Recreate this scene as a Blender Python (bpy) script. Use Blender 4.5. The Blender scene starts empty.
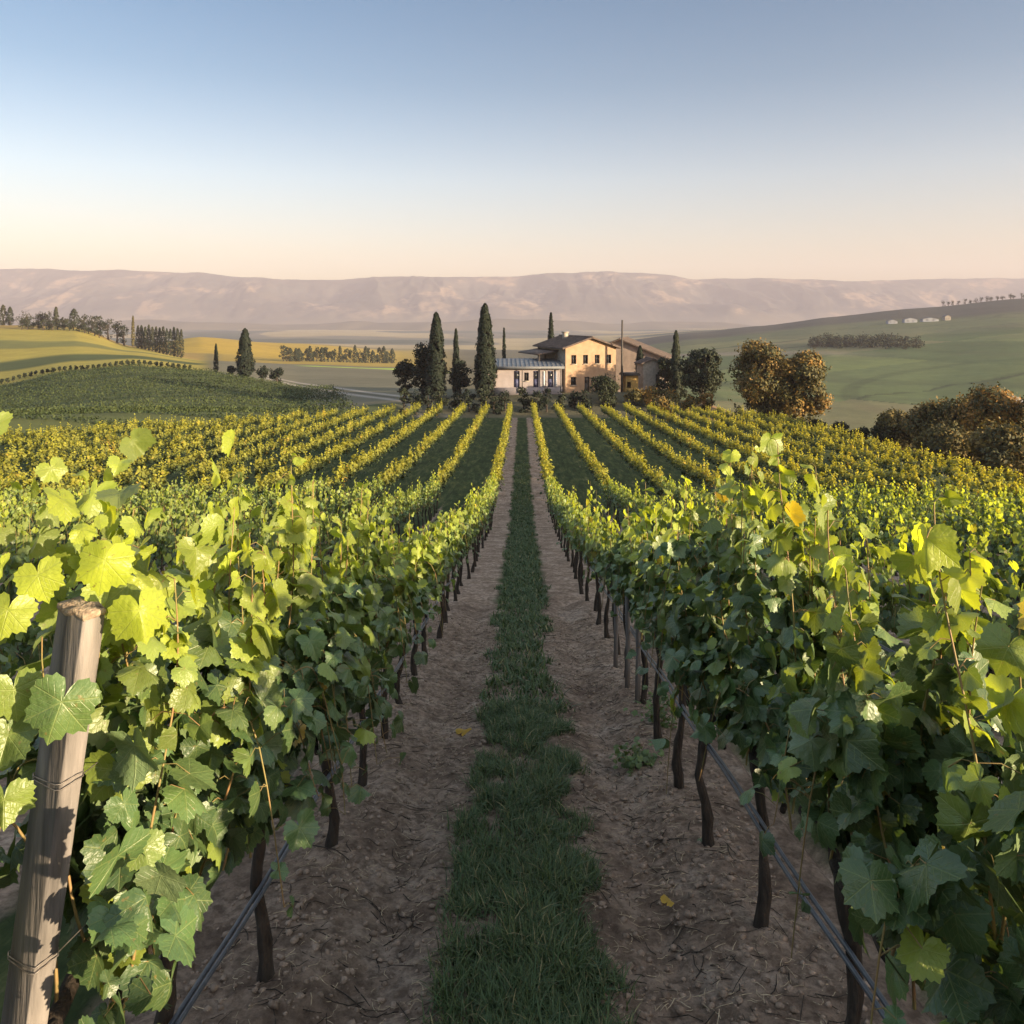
import bpy, math
import numpy as np
from mathutils import Vector

C = bpy.context.scene
COL = C.collection
R = math.radians

# ------------------------------------------------------------------ camera
F = 800.0            # focal length in pixels of a 1024 picture
CZ = 2.4             # eye height above the ground at the camera
PX0, PY0 = 522.0, 320.0
cam_d = bpy.data.cameras.new("camera")
cam = bpy.data.objects.new("camera", cam_d)
COL.objects.link(cam)
cam.location = (0, 0, CZ)
cam.rotation_euler = (R(90), 0, 0)
cam_d.sensor_width = 36.0
cam_d.lens = 36.0 * F / 1024.0
cam_d.shift_x = (512 - PX0) / 1024.0
cam_d.shift_y = -(512 - PY0) / 1024.0
cam_d.clip_start = 0.05
cam_d.clip_end = 30000
C.camera = cam

# ------------------------------------------------------------------ light
SUN_EL = 9.5        # degrees above the horizon
SUN_AZ = 121.0        # compass degrees from +Y towards +X (right and a little behind)
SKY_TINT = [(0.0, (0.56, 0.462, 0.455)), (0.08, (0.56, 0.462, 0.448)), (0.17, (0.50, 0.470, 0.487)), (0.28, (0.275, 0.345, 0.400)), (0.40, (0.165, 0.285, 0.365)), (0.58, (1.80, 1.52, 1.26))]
world = bpy.data.worlds.new("World")
C.world = world
world.use_nodes = True
wn = world.node_tree
for n in list(wn.nodes):
    wn.nodes.remove(n)
sky = wn.nodes.new("ShaderNodeTexSky")
sky.sky_type = 'NISHITA'
sky.sun_disc = False
sky.sun_elevation = R(SUN_EL)
sky.sun_rotation = R(SUN_AZ)
sky.altitude = 200
sky.air_density = 1.0
sky.dust_density = 2.0
sky.ozone_density = 1.0
bg = wn.nodes.new("ShaderNodeBackground")
bg.inputs[1].default_value = 0.15
wo = wn.nodes.new("ShaderNodeOutputWorld")
# warm horizon, deeper blue above; overhead, out of view, brightened as added shade fill
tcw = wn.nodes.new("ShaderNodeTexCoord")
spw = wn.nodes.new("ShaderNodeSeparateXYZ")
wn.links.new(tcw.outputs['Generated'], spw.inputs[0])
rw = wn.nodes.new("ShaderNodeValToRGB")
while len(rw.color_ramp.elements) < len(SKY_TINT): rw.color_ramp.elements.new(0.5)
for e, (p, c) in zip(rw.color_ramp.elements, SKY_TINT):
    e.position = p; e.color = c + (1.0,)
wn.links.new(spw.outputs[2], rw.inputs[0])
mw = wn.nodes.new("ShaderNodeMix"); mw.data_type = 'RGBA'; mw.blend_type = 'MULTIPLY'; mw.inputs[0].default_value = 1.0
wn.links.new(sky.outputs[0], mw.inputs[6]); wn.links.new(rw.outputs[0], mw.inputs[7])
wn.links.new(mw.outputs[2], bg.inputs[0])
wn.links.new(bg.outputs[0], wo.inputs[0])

sd = bpy.data.lights.new("sun", 'SUN')
sd.energy = 4.6
sd.angle = R(0.6)
sd.color = (1.0, 0.79, 0.50)
sun = bpy.data.objects.new("sun", sd)
COL.objects.link(sun)
to_sun = Vector((math.sin(R(SUN_AZ)) * math.cos(R(SUN_EL)), math.cos(R(SUN_AZ)) * math.cos(R(SUN_EL)), math.sin(R(SUN_EL))))
sun.rotation_euler = to_sun.to_track_quat('Z', 'Y').to_euler()
sun.location = (60, -10, 40)

C.view_settings.view_transform = 'Standard'
C.view_settings.look = 'None'
C.view_settings.exposure = 1.85
C.view_settings.gamma = 1.0
C.view_settings.use_curve_mapping = False
C.render.engine = 'CYCLES'
C.cycles.use_denoising = True
C.cycles.max_bounces = 6
C.cycles.transparent_max_bounces = 8
C.cycles.volume_bounces = 0

# ------------------------------------------------------------------ numeric helpers
def hash2(ix, iy, seed):
    h = (ix.astype(np.int64) * 374761393 + iy.astype(np.int64) * 668265263 + seed * 974634777) & 0xFFFFFFFF
    h = ((h ^ (h >> 13)) * 1274126177) & 0xFFFFFFFF
    h = h ^ (h >> 16)
    return (h & 0xFFFFFF) / float(0xFFFFFF)

def vnoise(x, y, seed=0):
    x = np.asarray(x, float); y = np.asarray(y, float)
    ix = np.floor(x); iy = np.floor(y)
    fx = x - ix; fy = y - iy
    fx = fx * fx * fx * (fx * (fx * 6 - 15) + 10); fy = fy * fy * fy * (fy * (fy * 6 - 15) + 10)
    a = hash2(ix, iy, seed); b = hash2(ix + 1, iy, seed)
    c = hash2(ix, iy + 1, seed); d = hash2(ix + 1, iy + 1, seed)
    return (a + (b - a) * fx) * (1 - fy) + (c + (d - c) * fx) * fy

def fbm(x, y, octv=4, seed=0, gain=0.5):
    s = 0.0; a = 1.0; t = 0.0
    for k in range(octv):
        s = s + a * (vnoise(x * 2 ** k + 17.3 * k, y * 2 ** k - 9.1 * k, seed + k) - 0.5)
        t += a; a *= gain
    return s / t * 2

def sstep(a, b, x):
    t = np.clip((np.asarray(x, float) - a) / (b - a), 0, 1)
    return t * t * (3 - 2 * t)

def unit(v):
    return v / np.maximum(np.linalg.norm(v, axis=-1, keepdims=True), 1e-9)

def pchip_rows(X, Y):
    """slopes of a monotone cubic along axis 1 of Y"""
    h = np.diff(X); d = np.diff(Y, axis=1) / h
    m = np.zeros_like(Y)
    m[:, 0] = d[:, 0]; m[:, -1] = d[:, -1]
    p = d[:, :-1] * d[:, 1:]
    m[:, 1:-1] = np.where(p > 0, 2 * d[:, :-1] * d[:, 1:] / (d[:, :-1] + d[:, 1:] + 1e-12), 0)
    return m

# ------------------------------------------------------------------ terrain
DIST = np.array([95, 120, 150, 190, 240, 300, 380, 500, 700, 1000, 1500, 2500, 4500], float)
COLS = [
    (-400, [425, 405, 390, 374, 352, 332, 320, 326, 342, 350, 343, 333, 327]),
    (0,    [416, 400, 386, 372, 352, 336, 325, 331, 346, 351, 343, 333, 327]),
    (75,   [414, 390, 371, 364, 350, 338, 326, 335, 348, 352, 343, 333, 327]),
    (130,  [412, 386, 366, 361, 354, 350, 346, 352, 347, 348, 343, 333, 327]),
    (200,  [412, 388, 371, 367, 363, 361, 360, 352, 337, 341, 343, 333, 327]),
    (300,  [413, 398, 387, 379, 371, 367, 364, 358, 347, 344, 343, 333, 327]),
    (400,  [402, 394, 387, 380, 375, 371, 367, 362, 356, 351, 344, 334, 327]),
    (522,  [393, 390, 389, 389, 384, 380, 375, 368, 359, 352, 344, 334, 327]),
    (620,  [392, 392, 396, 400, 396, 388, 378, 366, 350, 341, 337, 333, 327]),
    (700,  [400, 408, 412, 412, 402, 388, 374, 357, 341, 332, 331, 330, 327]),
    (760,  [425, 430, 430, 424, 408, 390, 372, 353, 336, 326, 328, 329, 327]),
    (830,  [442, 448, 444, 432, 412, 390, 368, 348, 331, 317, 324, 329, 327]),
    (920,  [462, 464, 454, 437, 412, 388, 364, 343, 325, 309, 320, 328, 327]),
    (1024, [474, 472, 457, 436, 408, 382, 358, 336, 317, 298, 312, 326, 327]),
    (1500, [490, 480, 455, 430, 400, 370, 345, 322, 300, 284, 300, 324, 327]),
]
CX = np.array([c[0] for c in COLS], float)
CT = np.array([c[1] for c in COLS], float)
LD = np.log(DIST)
CM = pchip_rows(LD, CT)

def table_py(px, y):
    l = np.log(np.clip(y, DIST[0], DIST[-1]))
    j = np.clip(np.searchsorted(LD, l, side='right') - 1, 0, len(LD) - 2)
    h = LD[j + 1] - LD[j]; t = (l - LD[j]) / h
    h00 = (1 + 2 * t) * (1 - t) ** 2; h10 = t * (1 - t) ** 2; h01 = t * t * (3 - 2 * t); h11 = t * t * (t - 1)
    pxc = np.clip(px, CX[0], CX[-1])
    i = np.clip(np.searchsorted(CX, pxc, side='right') - 1, 0, len(CX) - 2)
    u = (pxc - CX[i]) / (CX[i + 1] - CX[i])
    u = 0.5 * u + 0.5 * u * u * (3 - 2 * u)
    def at(i):
        return h00 * CT[i, j] + h10 * h * CM[i, j] + h01 * CT[i, j + 1] + h11 * h * CM[i, j + 1]
    return at(i) * (1 - u) + at(i + 1) * u

def field_edge(x):
    """far end of the vine rows"""
    return np.clip(np.where(x < -12, 84 + (x + 12) * 1.0, 84.0), 48, 84)

def near_z(x, y):
    y = np.clip(y, -15, 130)
    z1 = -0.19 * y; z2 = -5.0 - 0.035 * y
    z = (z1 + z2) / 2 + np.sqrt(((z1 - z2) / 2) ** 2 + 0.3) - 0.06
    r = np.maximum(x - 8, 0)
    z = z - 0.0022 * np.minimum(r, 30) ** 2 - 0.02 * np.clip(x - 25, 0, 40) ** 1.6
    return z

def H(x, y):
    x = np.asarray(x, float); y = np.asarray(y, float)
    x, y = np.broadcast_arrays(x, y)
    zn = near_z(x, y)
    yy = np.maximum(y, 40.0)
    px = PX0 + F * x / yy
    zf = CZ - (table_py(px, yy) - PY0) / F * yy
    e = field_edge(x)
    w = sstep(e + 2.5, e + 15, y)
    z = zn * (1 - w) + zf * w
    n = fbm(x / 23.0, y / 23.0, 3, 5) * 0.25 * sstep(100, 200, y) + fbm(x / 160.0, y / 160.0, 3, 9) * 2.2 * sstep(400, 1200, y)
    return z + n

def h1(x, y):
    return float(H(np.array([x]), np.array([y]))[0])

def ground_at(px, y):
    x = (px - PX0) / F * y
    return x, y, h1(x, y)

# ------------------------------------------------------------------ mesh helpers
def set_attr(me, name, arr, dom='POINT'):
    a = me.attributes.new(name, 'FLOAT_COLOR', dom)
    d = np.ones((len(arr), 4), np.float32); d[:, :arr.shape[1]] = arr
    a.data.foreach_set('color', d.ravel())

def new_mesh(name, v, faces, mat=None, attrs=None, uv=None, smooth=False):
    """v: (n,3); faces: array (m,k) or list of such arrays"""
    if not isinstance(faces, (list, tuple)):
        faces = [faces]
    faces = [np.asarray(f, np.int32) for f in faces if len(f)]
    me = bpy.data.meshes.new(name)
    v = np.asarray(v, np.float32)
    me.vertices.add(len(v)); me.vertices.foreach_set('co', v.ravel())
    loops = np.concatenate([f.ravel() for f in faces])
    tot = np.concatenate([np.full(len(f), f.shape[1], np.int32) for f in faces])
    start = np.concatenate([[0], np.cumsum(tot)[:-1]]).astype(np.int32)
    me.loops.add(len(loops)); me.loops.foreach_set('vertex_index', loops)
    me.polygons.add(len(tot)); me.polygons.foreach_set('loop_start', start); me.polygons.foreach_set('loop_total', tot)
    if smooth:
        me.polygons.foreach_set('use_smooth', np.ones(len(tot), bool))
    if uv is not None:
        l = me.uv_layers.new(name='UVMap')
        l.data.foreach_set('uv', np.asarray(uv, np.float32)[loops].ravel())
    for k, a in (attrs or {}).items():
        set_attr(me, k, np.asarray(a, np.float32))
    me.update(calc_edges=True)
    if mat:
        me.materials.append(mat)
    return me

def link(name, me, parent=None, loc=None, rotz=0.0):
    o = bpy.data.objects.new(name, me)
    COL.objects.link(o)
    if parent is not None:
        o.parent = parent
    if loc is not None:
        o.location = loc
    if rotz:
        o.rotation_euler = (0, 0, rotz)
    return o

def tag(o, label, cat, group=None):
    o['label'] = label; o['category'] = cat
    if group:
        o['group'] = group
    return o

def thing(name, label, cat, loc=(0, 0, 0), rotz=0.0, group=None):
    o = link(name, None, None, loc, rotz)
    return tag(o, label, cat, group)

class MB:
    """collects quads/tris in python lists"""
    def __init__(s):
        s.v = []; s.q = []; s.t = []
    def quad(s, a, b, c, d):
        n = len(s.v); s.v += [a, b, c, d]; s.q.append((n, n + 1, n + 2, n + 3))
    def tri(s, a, b, c):
        n = len(s.v); s.v += [a, b, c]; s.t.append((n, n + 1, n + 2))
    def box(s, x0, x1, y0, y1, z0, z1):
        n = len(s.v)
        s.v += [(x, y, z) for z in (z0, z1) for x, y in ((x0, y0), (x1, y0), (x1, y1), (x0, y1))]
        for f in ((3, 2, 1, 0), (4, 5, 6, 7), (0, 1, 5, 4), (1, 2, 6, 5), (2, 3, 7, 6), (3, 0, 4, 7)):
            s.q.append(tuple(n + k for k in f))
    def add(s, v, q):
        n = len(s.v); s.v += [tuple(p) for p in v]
        for f in q:
            (s.q if len(f) == 4 else s.t).append(tuple(n + int(k) for k in f))
    def tube(s, pts, rad, k=7, cap=True):
        v, q = tube_arrays(pts, rad, k, cap); s.add(v, q)
    def mesh(s, name, mat, smooth=False):
        fs = []
        if s.q: fs.append(np.array(s.q))
        if s.t: fs.append(np.array(s.t))
        return new_mesh(name, np.array(s.v), fs, mat, smooth=smooth)
    def build(s, name, mat, parent=None, smooth=False, **k):
        return link(name, s.mesh(name, mat, smooth), parent, **k)

def tube_arrays(pts, rad, k=7, cap=True):
    pts = np.asarray(pts, float); n = len(pts)
    rad = np.broadcast_to(np.asarray(rad, float), (n,))
    t = unit(np.gradient(pts, axis=0))
    ref = np.array([0.0, 0, 1.0]) if abs(t[0][2]) < 0.9 else np.array([1.0, 0, 0])
    v = []
    u = np.cross(t[0], ref); u /= np.linalg.norm(u)
    for i in range(n):
        u = u - t[i] * (u @ t[i]); u /= max(np.linalg.norm(u), 1e-9)
        w = np.cross(t[i], u)
        for j in range(k):
            a = 2 * math.pi * j / k
            v.append(pts[i] + rad[i] * (math.cos(a) * u + math.sin(a) * w))
    q = [(i * k + j, i * k + (j + 1) % k, (i + 1) * k + (j + 1) % k, (i + 1) * k + j) for i in range(n - 1) for j in range(k)]
    if cap:
        v.append(pts[0]); v.append(pts[-1]); a = n * k
        q += [(a, (j + 1) % k, j) for j in range(k)]
        q += [(a + 1, (n - 1) * k + j, (n - 1) * k + (j + 1) % k) for j in range(k)]
    return np.array(v), q

# ------------------------------------------------------------------ materials
def mat_new(name):
    m = bpy.data.materials.new(name); m.use_nodes = True
    nt = m.node_tree
    for n in list(nt.nodes):
        nt.nodes.remove(n)
    out = nt.nodes.new('ShaderNodeOutputMaterial')
    return m, nt, out

def N(nt, typ, **k):
    n = nt.nodes.new(typ)
    for a, b in k.items():
        if a.startswith('i_'):
            n.inputs[a[2:].replace('_', ' ')].default_value = b
        else:
            setattr(n, a, b)
    return n

def math_n(nt, op, a, b=None, c=None):
    n = nt.nodes.new('ShaderNodeMath'); n.operation = op
    for i, x in enumerate((a, b, c)):
        if x is None: continue
        if isinstance(x, (int, float)): n.inputs[i].default_value = x
        else: nt.links.new(x, n.inputs[i])
    return n.outputs[0]

def mix_n(nt, fac, a, b, mode='MIX'):
    n = nt.nodes.new('ShaderNodeMix'); n.data_type = 'RGBA'; n.blend_type = mode
    for sock, x in ((n.inputs[0], fac), (n.inputs[6], a), (n.inputs[7], b)):
        if isinstance(x, (int, float)): sock.default_value = x
        elif isinstance(x, tuple): sock.default_value = (x + (1.0,))[:4]
        else: nt.links.new(x, sock)
    return n.outputs[2]

def ramp_n(nt, fac, stops):
    n = nt.nodes.new('ShaderNodeValToRGB')
    while len(n.color_ramp.elements) < len(stops): n.color_ramp.elements.new(0.5)
    for e, (p, c) in zip(n.color_ramp.elements, stops):
        e.position = p; e.color = (c + (1.0,))[:4] if isinstance(c, tuple) else (c, c, c, 1)
    nt.links.new(fac, n.inputs[0])
    return n.outputs[0]

def noise_n(nt, vec, scale, detail=4, rough=0.55):
    n = nt.nodes.new('ShaderNodeTexNoise'); n.inputs['Scale'].default_value = scale
    n.inputs['Detail'].default_value = detail; n.inputs['Roughness'].default_value = rough
    if vec is not None: nt.links.new(vec, n.inputs['Vector'])
    return n.outputs[0]

def simple_mat(name, c1, c2, scale=3.0, rough=0.85, bump=0.0, bscale=20.0, spec=0.3, stretch=None, metal=0.0):
    m, nt, out = mat_new(name)
    tc = N(nt, 'ShaderNodeTexCoord')
    vec = tc.outputs['Object']
    if stretch:
        mp = N(nt, 'ShaderNodeMapping'); mp.inputs['Scale'].default_value = stretch
        nt.links.new(vec, mp.inputs[0]); vec = mp.outputs[0]
    f = ramp_n(nt, noise_n(nt, vec, scale), [(0.3, 0.0), (0.7, 1.0)])
    col = mix_n(nt, f, c1, c2)
    p = N(nt, 'ShaderNodeBsdfPrincipled'); p.inputs['Roughness'].default_value = rough
    p.inputs['Specular IOR Level'].default_value = spec; p.inputs['Metallic'].default_value = metal
    nt.links.new(col, p.inputs['Base Color'])
    if bump:
        b = N(nt, 'ShaderNodeBump'); b.inputs['Strength'].default_value = 1.0; b.inputs['Distance'].default_value = bump
        nt.links.new(noise_n(nt, vec, bscale, 5), b.inputs['Height']); nt.links.new(b.outputs[0], p.inputs['Normal'])
    nt.links.new(p.outputs[0], out.inputs[0])
    return m

def leaf_mat(name, mature, young, warm, under=None, transl=0.4, tcol=(1.25, 1.25, 0.6), rough=0.45, spec=0.4, veins=False):
    """tint attribute: r = young share, g = brightness of the blade, b = autumn share"""
    m, nt, out = mat_new(name)
    at = N(nt, 'ShaderNodeAttribute', attribute_name='tint')
    sp = N(nt, 'ShaderNodeSeparateColor'); nt.links.new(at.outputs['Color'], sp.inputs[0])
    col = mix_n(nt, sp.outputs[0], mature, young)
    col = mix_n(nt, sp.outputs[2], col, warm)
    g = math_n(nt, 'MULTIPLY_ADD', sp.outputs[1], 0.7, 0.65)
    gc = N(nt, 'ShaderNodeCombineColor')
    for i in range(3): nt.links.new(g, gc.inputs[i])
    col = mix_n(nt, 1.0, col, gc.outputs[0], 'MULTIPLY')
    p = N(nt, 'ShaderNodeBsdfPrincipled'); p.inputs['Specular IOR Level'].default_value = spec
    p.inputs['Roughness'].default_value = rough
    if veins:
        uv = N(nt, 'ShaderNodeUVMap'); s = N(nt, 'ShaderNodeSeparateXYZ'); nt.links.new(uv.outputs[0], s.inputs[0])
        x = math_n(nt, 'ABSOLUTE', s.outputs[0]); y = s.outputs[1]
        best = None
        for deg in (0, 50, 106):
            ca, sa = math.cos(R(deg)), math.sin(R(deg))
            # distance to the ray leaving the petiole at this angle from the tip
            along = math_n(nt, 'ADD', math_n(nt, 'MULTIPLY', x, sa), math_n(nt, 'MULTIPLY', y, ca))
            perp = math_n(nt, 'ABSOLUTE', math_n(nt, 'SUBTRACT', math_n(nt, 'MULTIPLY', x, ca), math_n(nt, 'MULTIPLY', y, sa)))
            neg = math_n(nt, 'MULTIPLY', math_n(nt, 'LESS_THAN', along, 0.0), 1.0)
            side = math_n(nt, 'MULTIPLY_ADD', math_n(nt, 'PINGPONG', math_n(nt, 'SUBTRACT', along, math_n(nt, 'MULTIPLY', perp, 0.9)), 0.055), 0.9, 0.006)
            dd = math_n(nt, 'ADD', math_n(nt, 'MINIMUM', perp, math_n(nt, 'ADD', side, math_n(nt, 'MULTIPLY', math_n(nt, 'GREATER_THAN', perp, 0.17), 1.0))), neg)
            best = dd if best is None else math_n(nt, 'MINIMUM', best, dd)
        vein = ramp_n(nt, math_n(nt, 'MULTIPLY', best, 30.0), [(0.10, 1.0), (0.42, 0.0)])
        col = mix_n(nt, math_n(nt, 'MULTIPLY', vein, 0.28), col, (0.30, 0.33, 0.12))
        tc = N(nt, 'ShaderNodeTexCoord')
        sp_ = ramp_n(nt, noise_n(nt, tc.outputs['Object'], 55.0, 3, 0.6), [(0.66, 0.0), (0.72, 1.0)])
        col = mix_n(nt, math_n(nt, 'MULTIPLY', sp_, 0.7), col, (0.16, 0.11, 0.04))
        nz = noise_n(nt, tc.outputs['Object'], 22.0, 4)
        blot = ramp_n(nt, nz, [(0.35, 0.0), (0.75, 1.0)])
        col = mix_n(nt, math_n(nt, 'MULTIPLY', blot, 0.35), col, mix_n(nt, 0.5, col, (0.13, 0.16, 0.035)))
        bm = N(nt, 'ShaderNodeBump'); bm.inputs['Distance'].default_value = 0.006; bm.inputs['Strength'].default_value = 0.7
        hh = math_n(nt, 'ADD', math_n(nt, 'MULTIPLY', vein, -0.22), math_n(nt, 'MULTIPLY', noise_n(nt, tc.outputs['Object'], 60.0, 2), 0.8))
        nt.links.new(hh, bm.inputs['Height']); nt.links.new(bm.outputs[0], p.inputs['Normal'])
    tr = N(nt, 'ShaderNodeBsdfTranslucent')
    tcl = mix_n(nt, 1.0, col, tcol, 'MULTIPLY')
    nt.links.new(tcl, tr.inputs[0])
    face = col
    if under:
        geo = N(nt, 'ShaderNodeNewGeometry')
        face = mix_n(nt, math_n(nt, 'MULTIPLY', geo.outputs['Backfacing'], 0.55), col, under)
    nt.links.new(face, p.inputs['Base Color'])
    ms = N(nt, 'ShaderNodeMixShader'); nt.links.new(math_n(nt, 'MULTIPLY_ADD', sp.outputs[0], transl * .95, transl * .4), ms.inputs[0])
    nt.links.new(p.outputs[0], ms.inputs[1]); nt.links.new(tr.outputs[0], ms.inputs[2])
    nt.links.new(ms.outputs[0], out.inputs[0])
    return m

M = {}
M['vine_leaf'] = leaf_mat('vine_leaf', (0.050, 0.092, 0.032), (0.33, 0.38, 0.045), (0.42, 0.27, 0.04), under=(0.14, 0.18, 0.09),
                          transl=0.42, tcol=(1.7, 1.6, 0.5), rough=0.42, spec=0.5, veins=True)
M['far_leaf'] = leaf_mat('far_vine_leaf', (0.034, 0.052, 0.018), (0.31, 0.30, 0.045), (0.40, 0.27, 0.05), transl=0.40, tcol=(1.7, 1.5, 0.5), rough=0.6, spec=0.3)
M['hill_leaf'] = leaf_mat('hill_vine_leaf', (0.024, 0.040, 0.016), (0.20, 0.19, 0.035), (0.3, 0.2, 0.04), transl=0.2, rough=0.7, spec=0.2)
M['grass'] = leaf_mat('grass_blade', (0.045, 0.080, 0.030), (0.12, 0.14, 0.05), (0.30, 0.24, 0.12), transl=0.25, tcol=(1.2, 1.2, 0.7), rough=0.5, spec=0.3)
M['cypress'] = leaf_mat('cypress_leaf', (0.008, 0.013, 0.008), (0.016, 0.023, 0.010), (0.06, 0.05, 0.02), transl=0.1, rough=0.7, spec=0.2)
M['dark_tree'] = leaf_mat('dark_tree_leaf', (0.014, 0.020, 0.010), (0.040, 0.046, 0.016), (0.10, 0.07, 0.02), transl=0.2, rough=0.65, spec=0.25)
M['rust_tree'] = leaf_mat('rust_tree_leaf', (0.045, 0.045, 0.018), (0.17, 0.13, 0.03), (0.36, 0.18, 0.04), transl=0.25, rough=0.65, spec=0.25)
M['bark'] = simple_mat('bark', (0.018, 0.013, 0.010), (0.060, 0.046, 0.036), 30, 0.95, 0.02, 60, stretch=(1, 1, 0.25))
M['cane'] = simple_mat('green_cane', (0.16, 0.15, 0.05), (0.24, 0.13, 0.06), 12, 0.6)
M['post'] = simple_mat('weathered_post', (0.060, 0.054, 0.052), (0.23, 0.205, 0.195), 16, 0.9, 0.006, 70, stretch=(1, 1, 0.06))
M['post_end'] = simple_mat('post_end_grain', (0.16, 0.11, 0.08), (0.36, 0.28, 0.21), 45, 0.95, 0.01, 90)
M['wire'] = simple_mat('rusted_wire', (0.10, 0.08, 0.07), (0.22, 0.20, 0.19), 40, 0.5, metal=0.6)
M['hose'] = simple_mat('drip_hose', (0.035, 0.042, 0.055), (0.07, 0.08, 0.10), 18, 0.38, spec=0.6)
M['straw'] = simple_mat('dry_straw', (0.34, 0.25, 0.16), (0.62, 0.50, 0.34), 30, 0.9)
M['clod'] = simple_mat('earth_clod', (0.12, 0.083, 0.06), (0.33, 0.24, 0.18), 16, 0.98, 0.01, 60)

def soil_nodes(nt, vec):
    n1 = noise_n(nt, vec, 2.2, 6, 0.65)
    n2 = noise_n(nt, vec, 13.0, 5, 0.7)
    col = ramp_n(nt, n1, [(0.30, (0.16, 0.107, 0.078)), (0.50, (0.35, 0.25, 0.185)), (0.70, (0.52, 0.40, 0.315))])
    return mix_n(nt, ramp_n(nt, n2, [(0.38, 0.75), (0.62, 0.0)]), col, (0.085, 0.056, 0.040))

m, nt, out = mat_new('bare_soil')
tc = N(nt, 'ShaderNodeTexCoord')
p = N(nt, 'ShaderNodeBsdfPrincipled'); p.inputs['Roughness'].default_value = 0.97; p.inputs['Specular IOR Level'].default_value = 0.15
nt.links.new(soil_nodes(nt, tc.outputs['Object']), p.inputs['Base Color'])
b = N(nt, 'ShaderNodeBump'); b.inputs['Distance'].default_value = 0.05; b.inputs['Strength'].default_value = 1.0
nt.links.new(noise_n(nt, tc.outputs['Object'], 28.0, 9, 0.75), b.inputs['Height']); nt.links.new(b.outputs[0], p.inputs['Normal'])
nt.links.new(p.outputs[0], out.inputs[0])
M['soil'] = m

m, nt, out = mat_new('land')
tc = N(nt, 'ShaderNodeTexCoord'); pos = tc.outputs['Object']
at = N(nt, 'ShaderNodeAttribute', attribute_name='land')
fld = N(nt, 'ShaderNodeAttribute', attribute_name='field')
fs = N(nt, 'ShaderNodeSeparateColor'); nt.links.new(fld.outputs['Color'], fs.inputs[0])
sx = N(nt, 'ShaderNodeSeparateXYZ'); nt.links.new(pos, sx.inputs[0])
big = noise_n(nt, pos, 0.012, 6, 0.6); mid = noise_n(nt, pos, 0.15, 6, 0.65); fine = noise_n(nt, pos, 1.6, 5, 0.7)
v = math_n(nt, 'ADD', math_n(nt, 'MULTIPLY', big, 0.5), math_n(nt, 'ADD', math_n(nt, 'MULTIPLY', mid, 0.45), math_n(nt, 'MULTIPLY', fine, 0.35)))
vr = ramp_n(nt, v, [(0.40, 0.62), (0.66, 1.0), (0.85, 1.3)])
far = mix_n(nt, 1.0, at.outputs['Color'], vr, 'MULTIPLY')
# vineyard floor: bare strip under each row, grass in the middle of each aisle
ph = math_n(nt, 'ABSOLUTE', math_n(nt, 'SUBTRACT', math_n(nt, 'FRACT', math_n(nt, 'DIVIDE', math_n(nt, 'ADD', sx.outputs[0], 120.0 + 1.2), 2.4)), 0.5))
wob = math_n(nt, 'MULTIPLY_ADD', noise_n(nt, pos, 1.3, 4), 0.16, -0.08)
isc = math_n(nt, 'LESS_THAN', math_n(nt, 'ABSOLUTE', sx.outputs[0]), 1.2)
yfar = N(nt, 'ShaderNodeMapRange'); yfar.inputs['From Min'].default_value = 10.0; yfar.inputs['From Max'].default_value = 38.0
yfar.inputs['To Min'].default_value = 0.20; yfar.inputs['To Max'].default_value = 0.535; nt.links.new(sx.outputs[1], yfar.inputs['Value'])
mh = N(nt, 'ShaderNodeMix', data_type='FLOAT'); nt.links.new(isc, mh.inputs[0]); nt.links.new(yfar.outputs[0], mh.inputs[2]); mh.inputs[3].default_value = 0.20
halfw = mh.outputs[0]
gm = ramp_n(nt, math_n(nt, 'ADD', math_n(nt, 'SUBTRACT', math_n(nt, 'ADD', ph, wob), halfw), 0.5), [(0.47, 1.0), (0.53, 0.0)])
mps = N(nt, 'ShaderNodeMapping'); mps.inputs['Scale'].default_value = (1.0, 0.16, 1.0); nt.links.new(pos, mps.inputs[0])
turf = ramp_n(nt, noise_n(nt, mps.outputs[0], 3.2, 7, 0.75), [(0.30, (0.014, 0.022, 0.009)), (0.50, (0.036, 0.050, 0.018)), (0.64, (0.085, 0.092, 0.036)), (0.74, (0.17, 0.14, 0.085))])
vine_floor = mix_n(nt, gm, soil_nodes(nt, pos), turf)
col = mix_n(nt, fs.outputs[0], far, vine_floor)
p = N(nt, 'ShaderNodeBsdfPrincipled'); p.inputs['Roughness'].default_value = 0.97; p.inputs['Specular IOR Level'].default_value = 0.1
nt.links.new(col, p.inputs['Base Color'])
b = N(nt, 'ShaderNodeBump'); b.inputs['Distance'].default_value = 0.06; b.inputs['Strength'].default_value = 0.8
nt.links.new(noise_n(nt, pos, 9.0, 8, 0.7), b.inputs['Height']); nt.links.new(b.outputs[0], p.inputs['Normal'])
nt.links.new(p.outputs[0], out.inputs[0])
M['land'] = m

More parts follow.
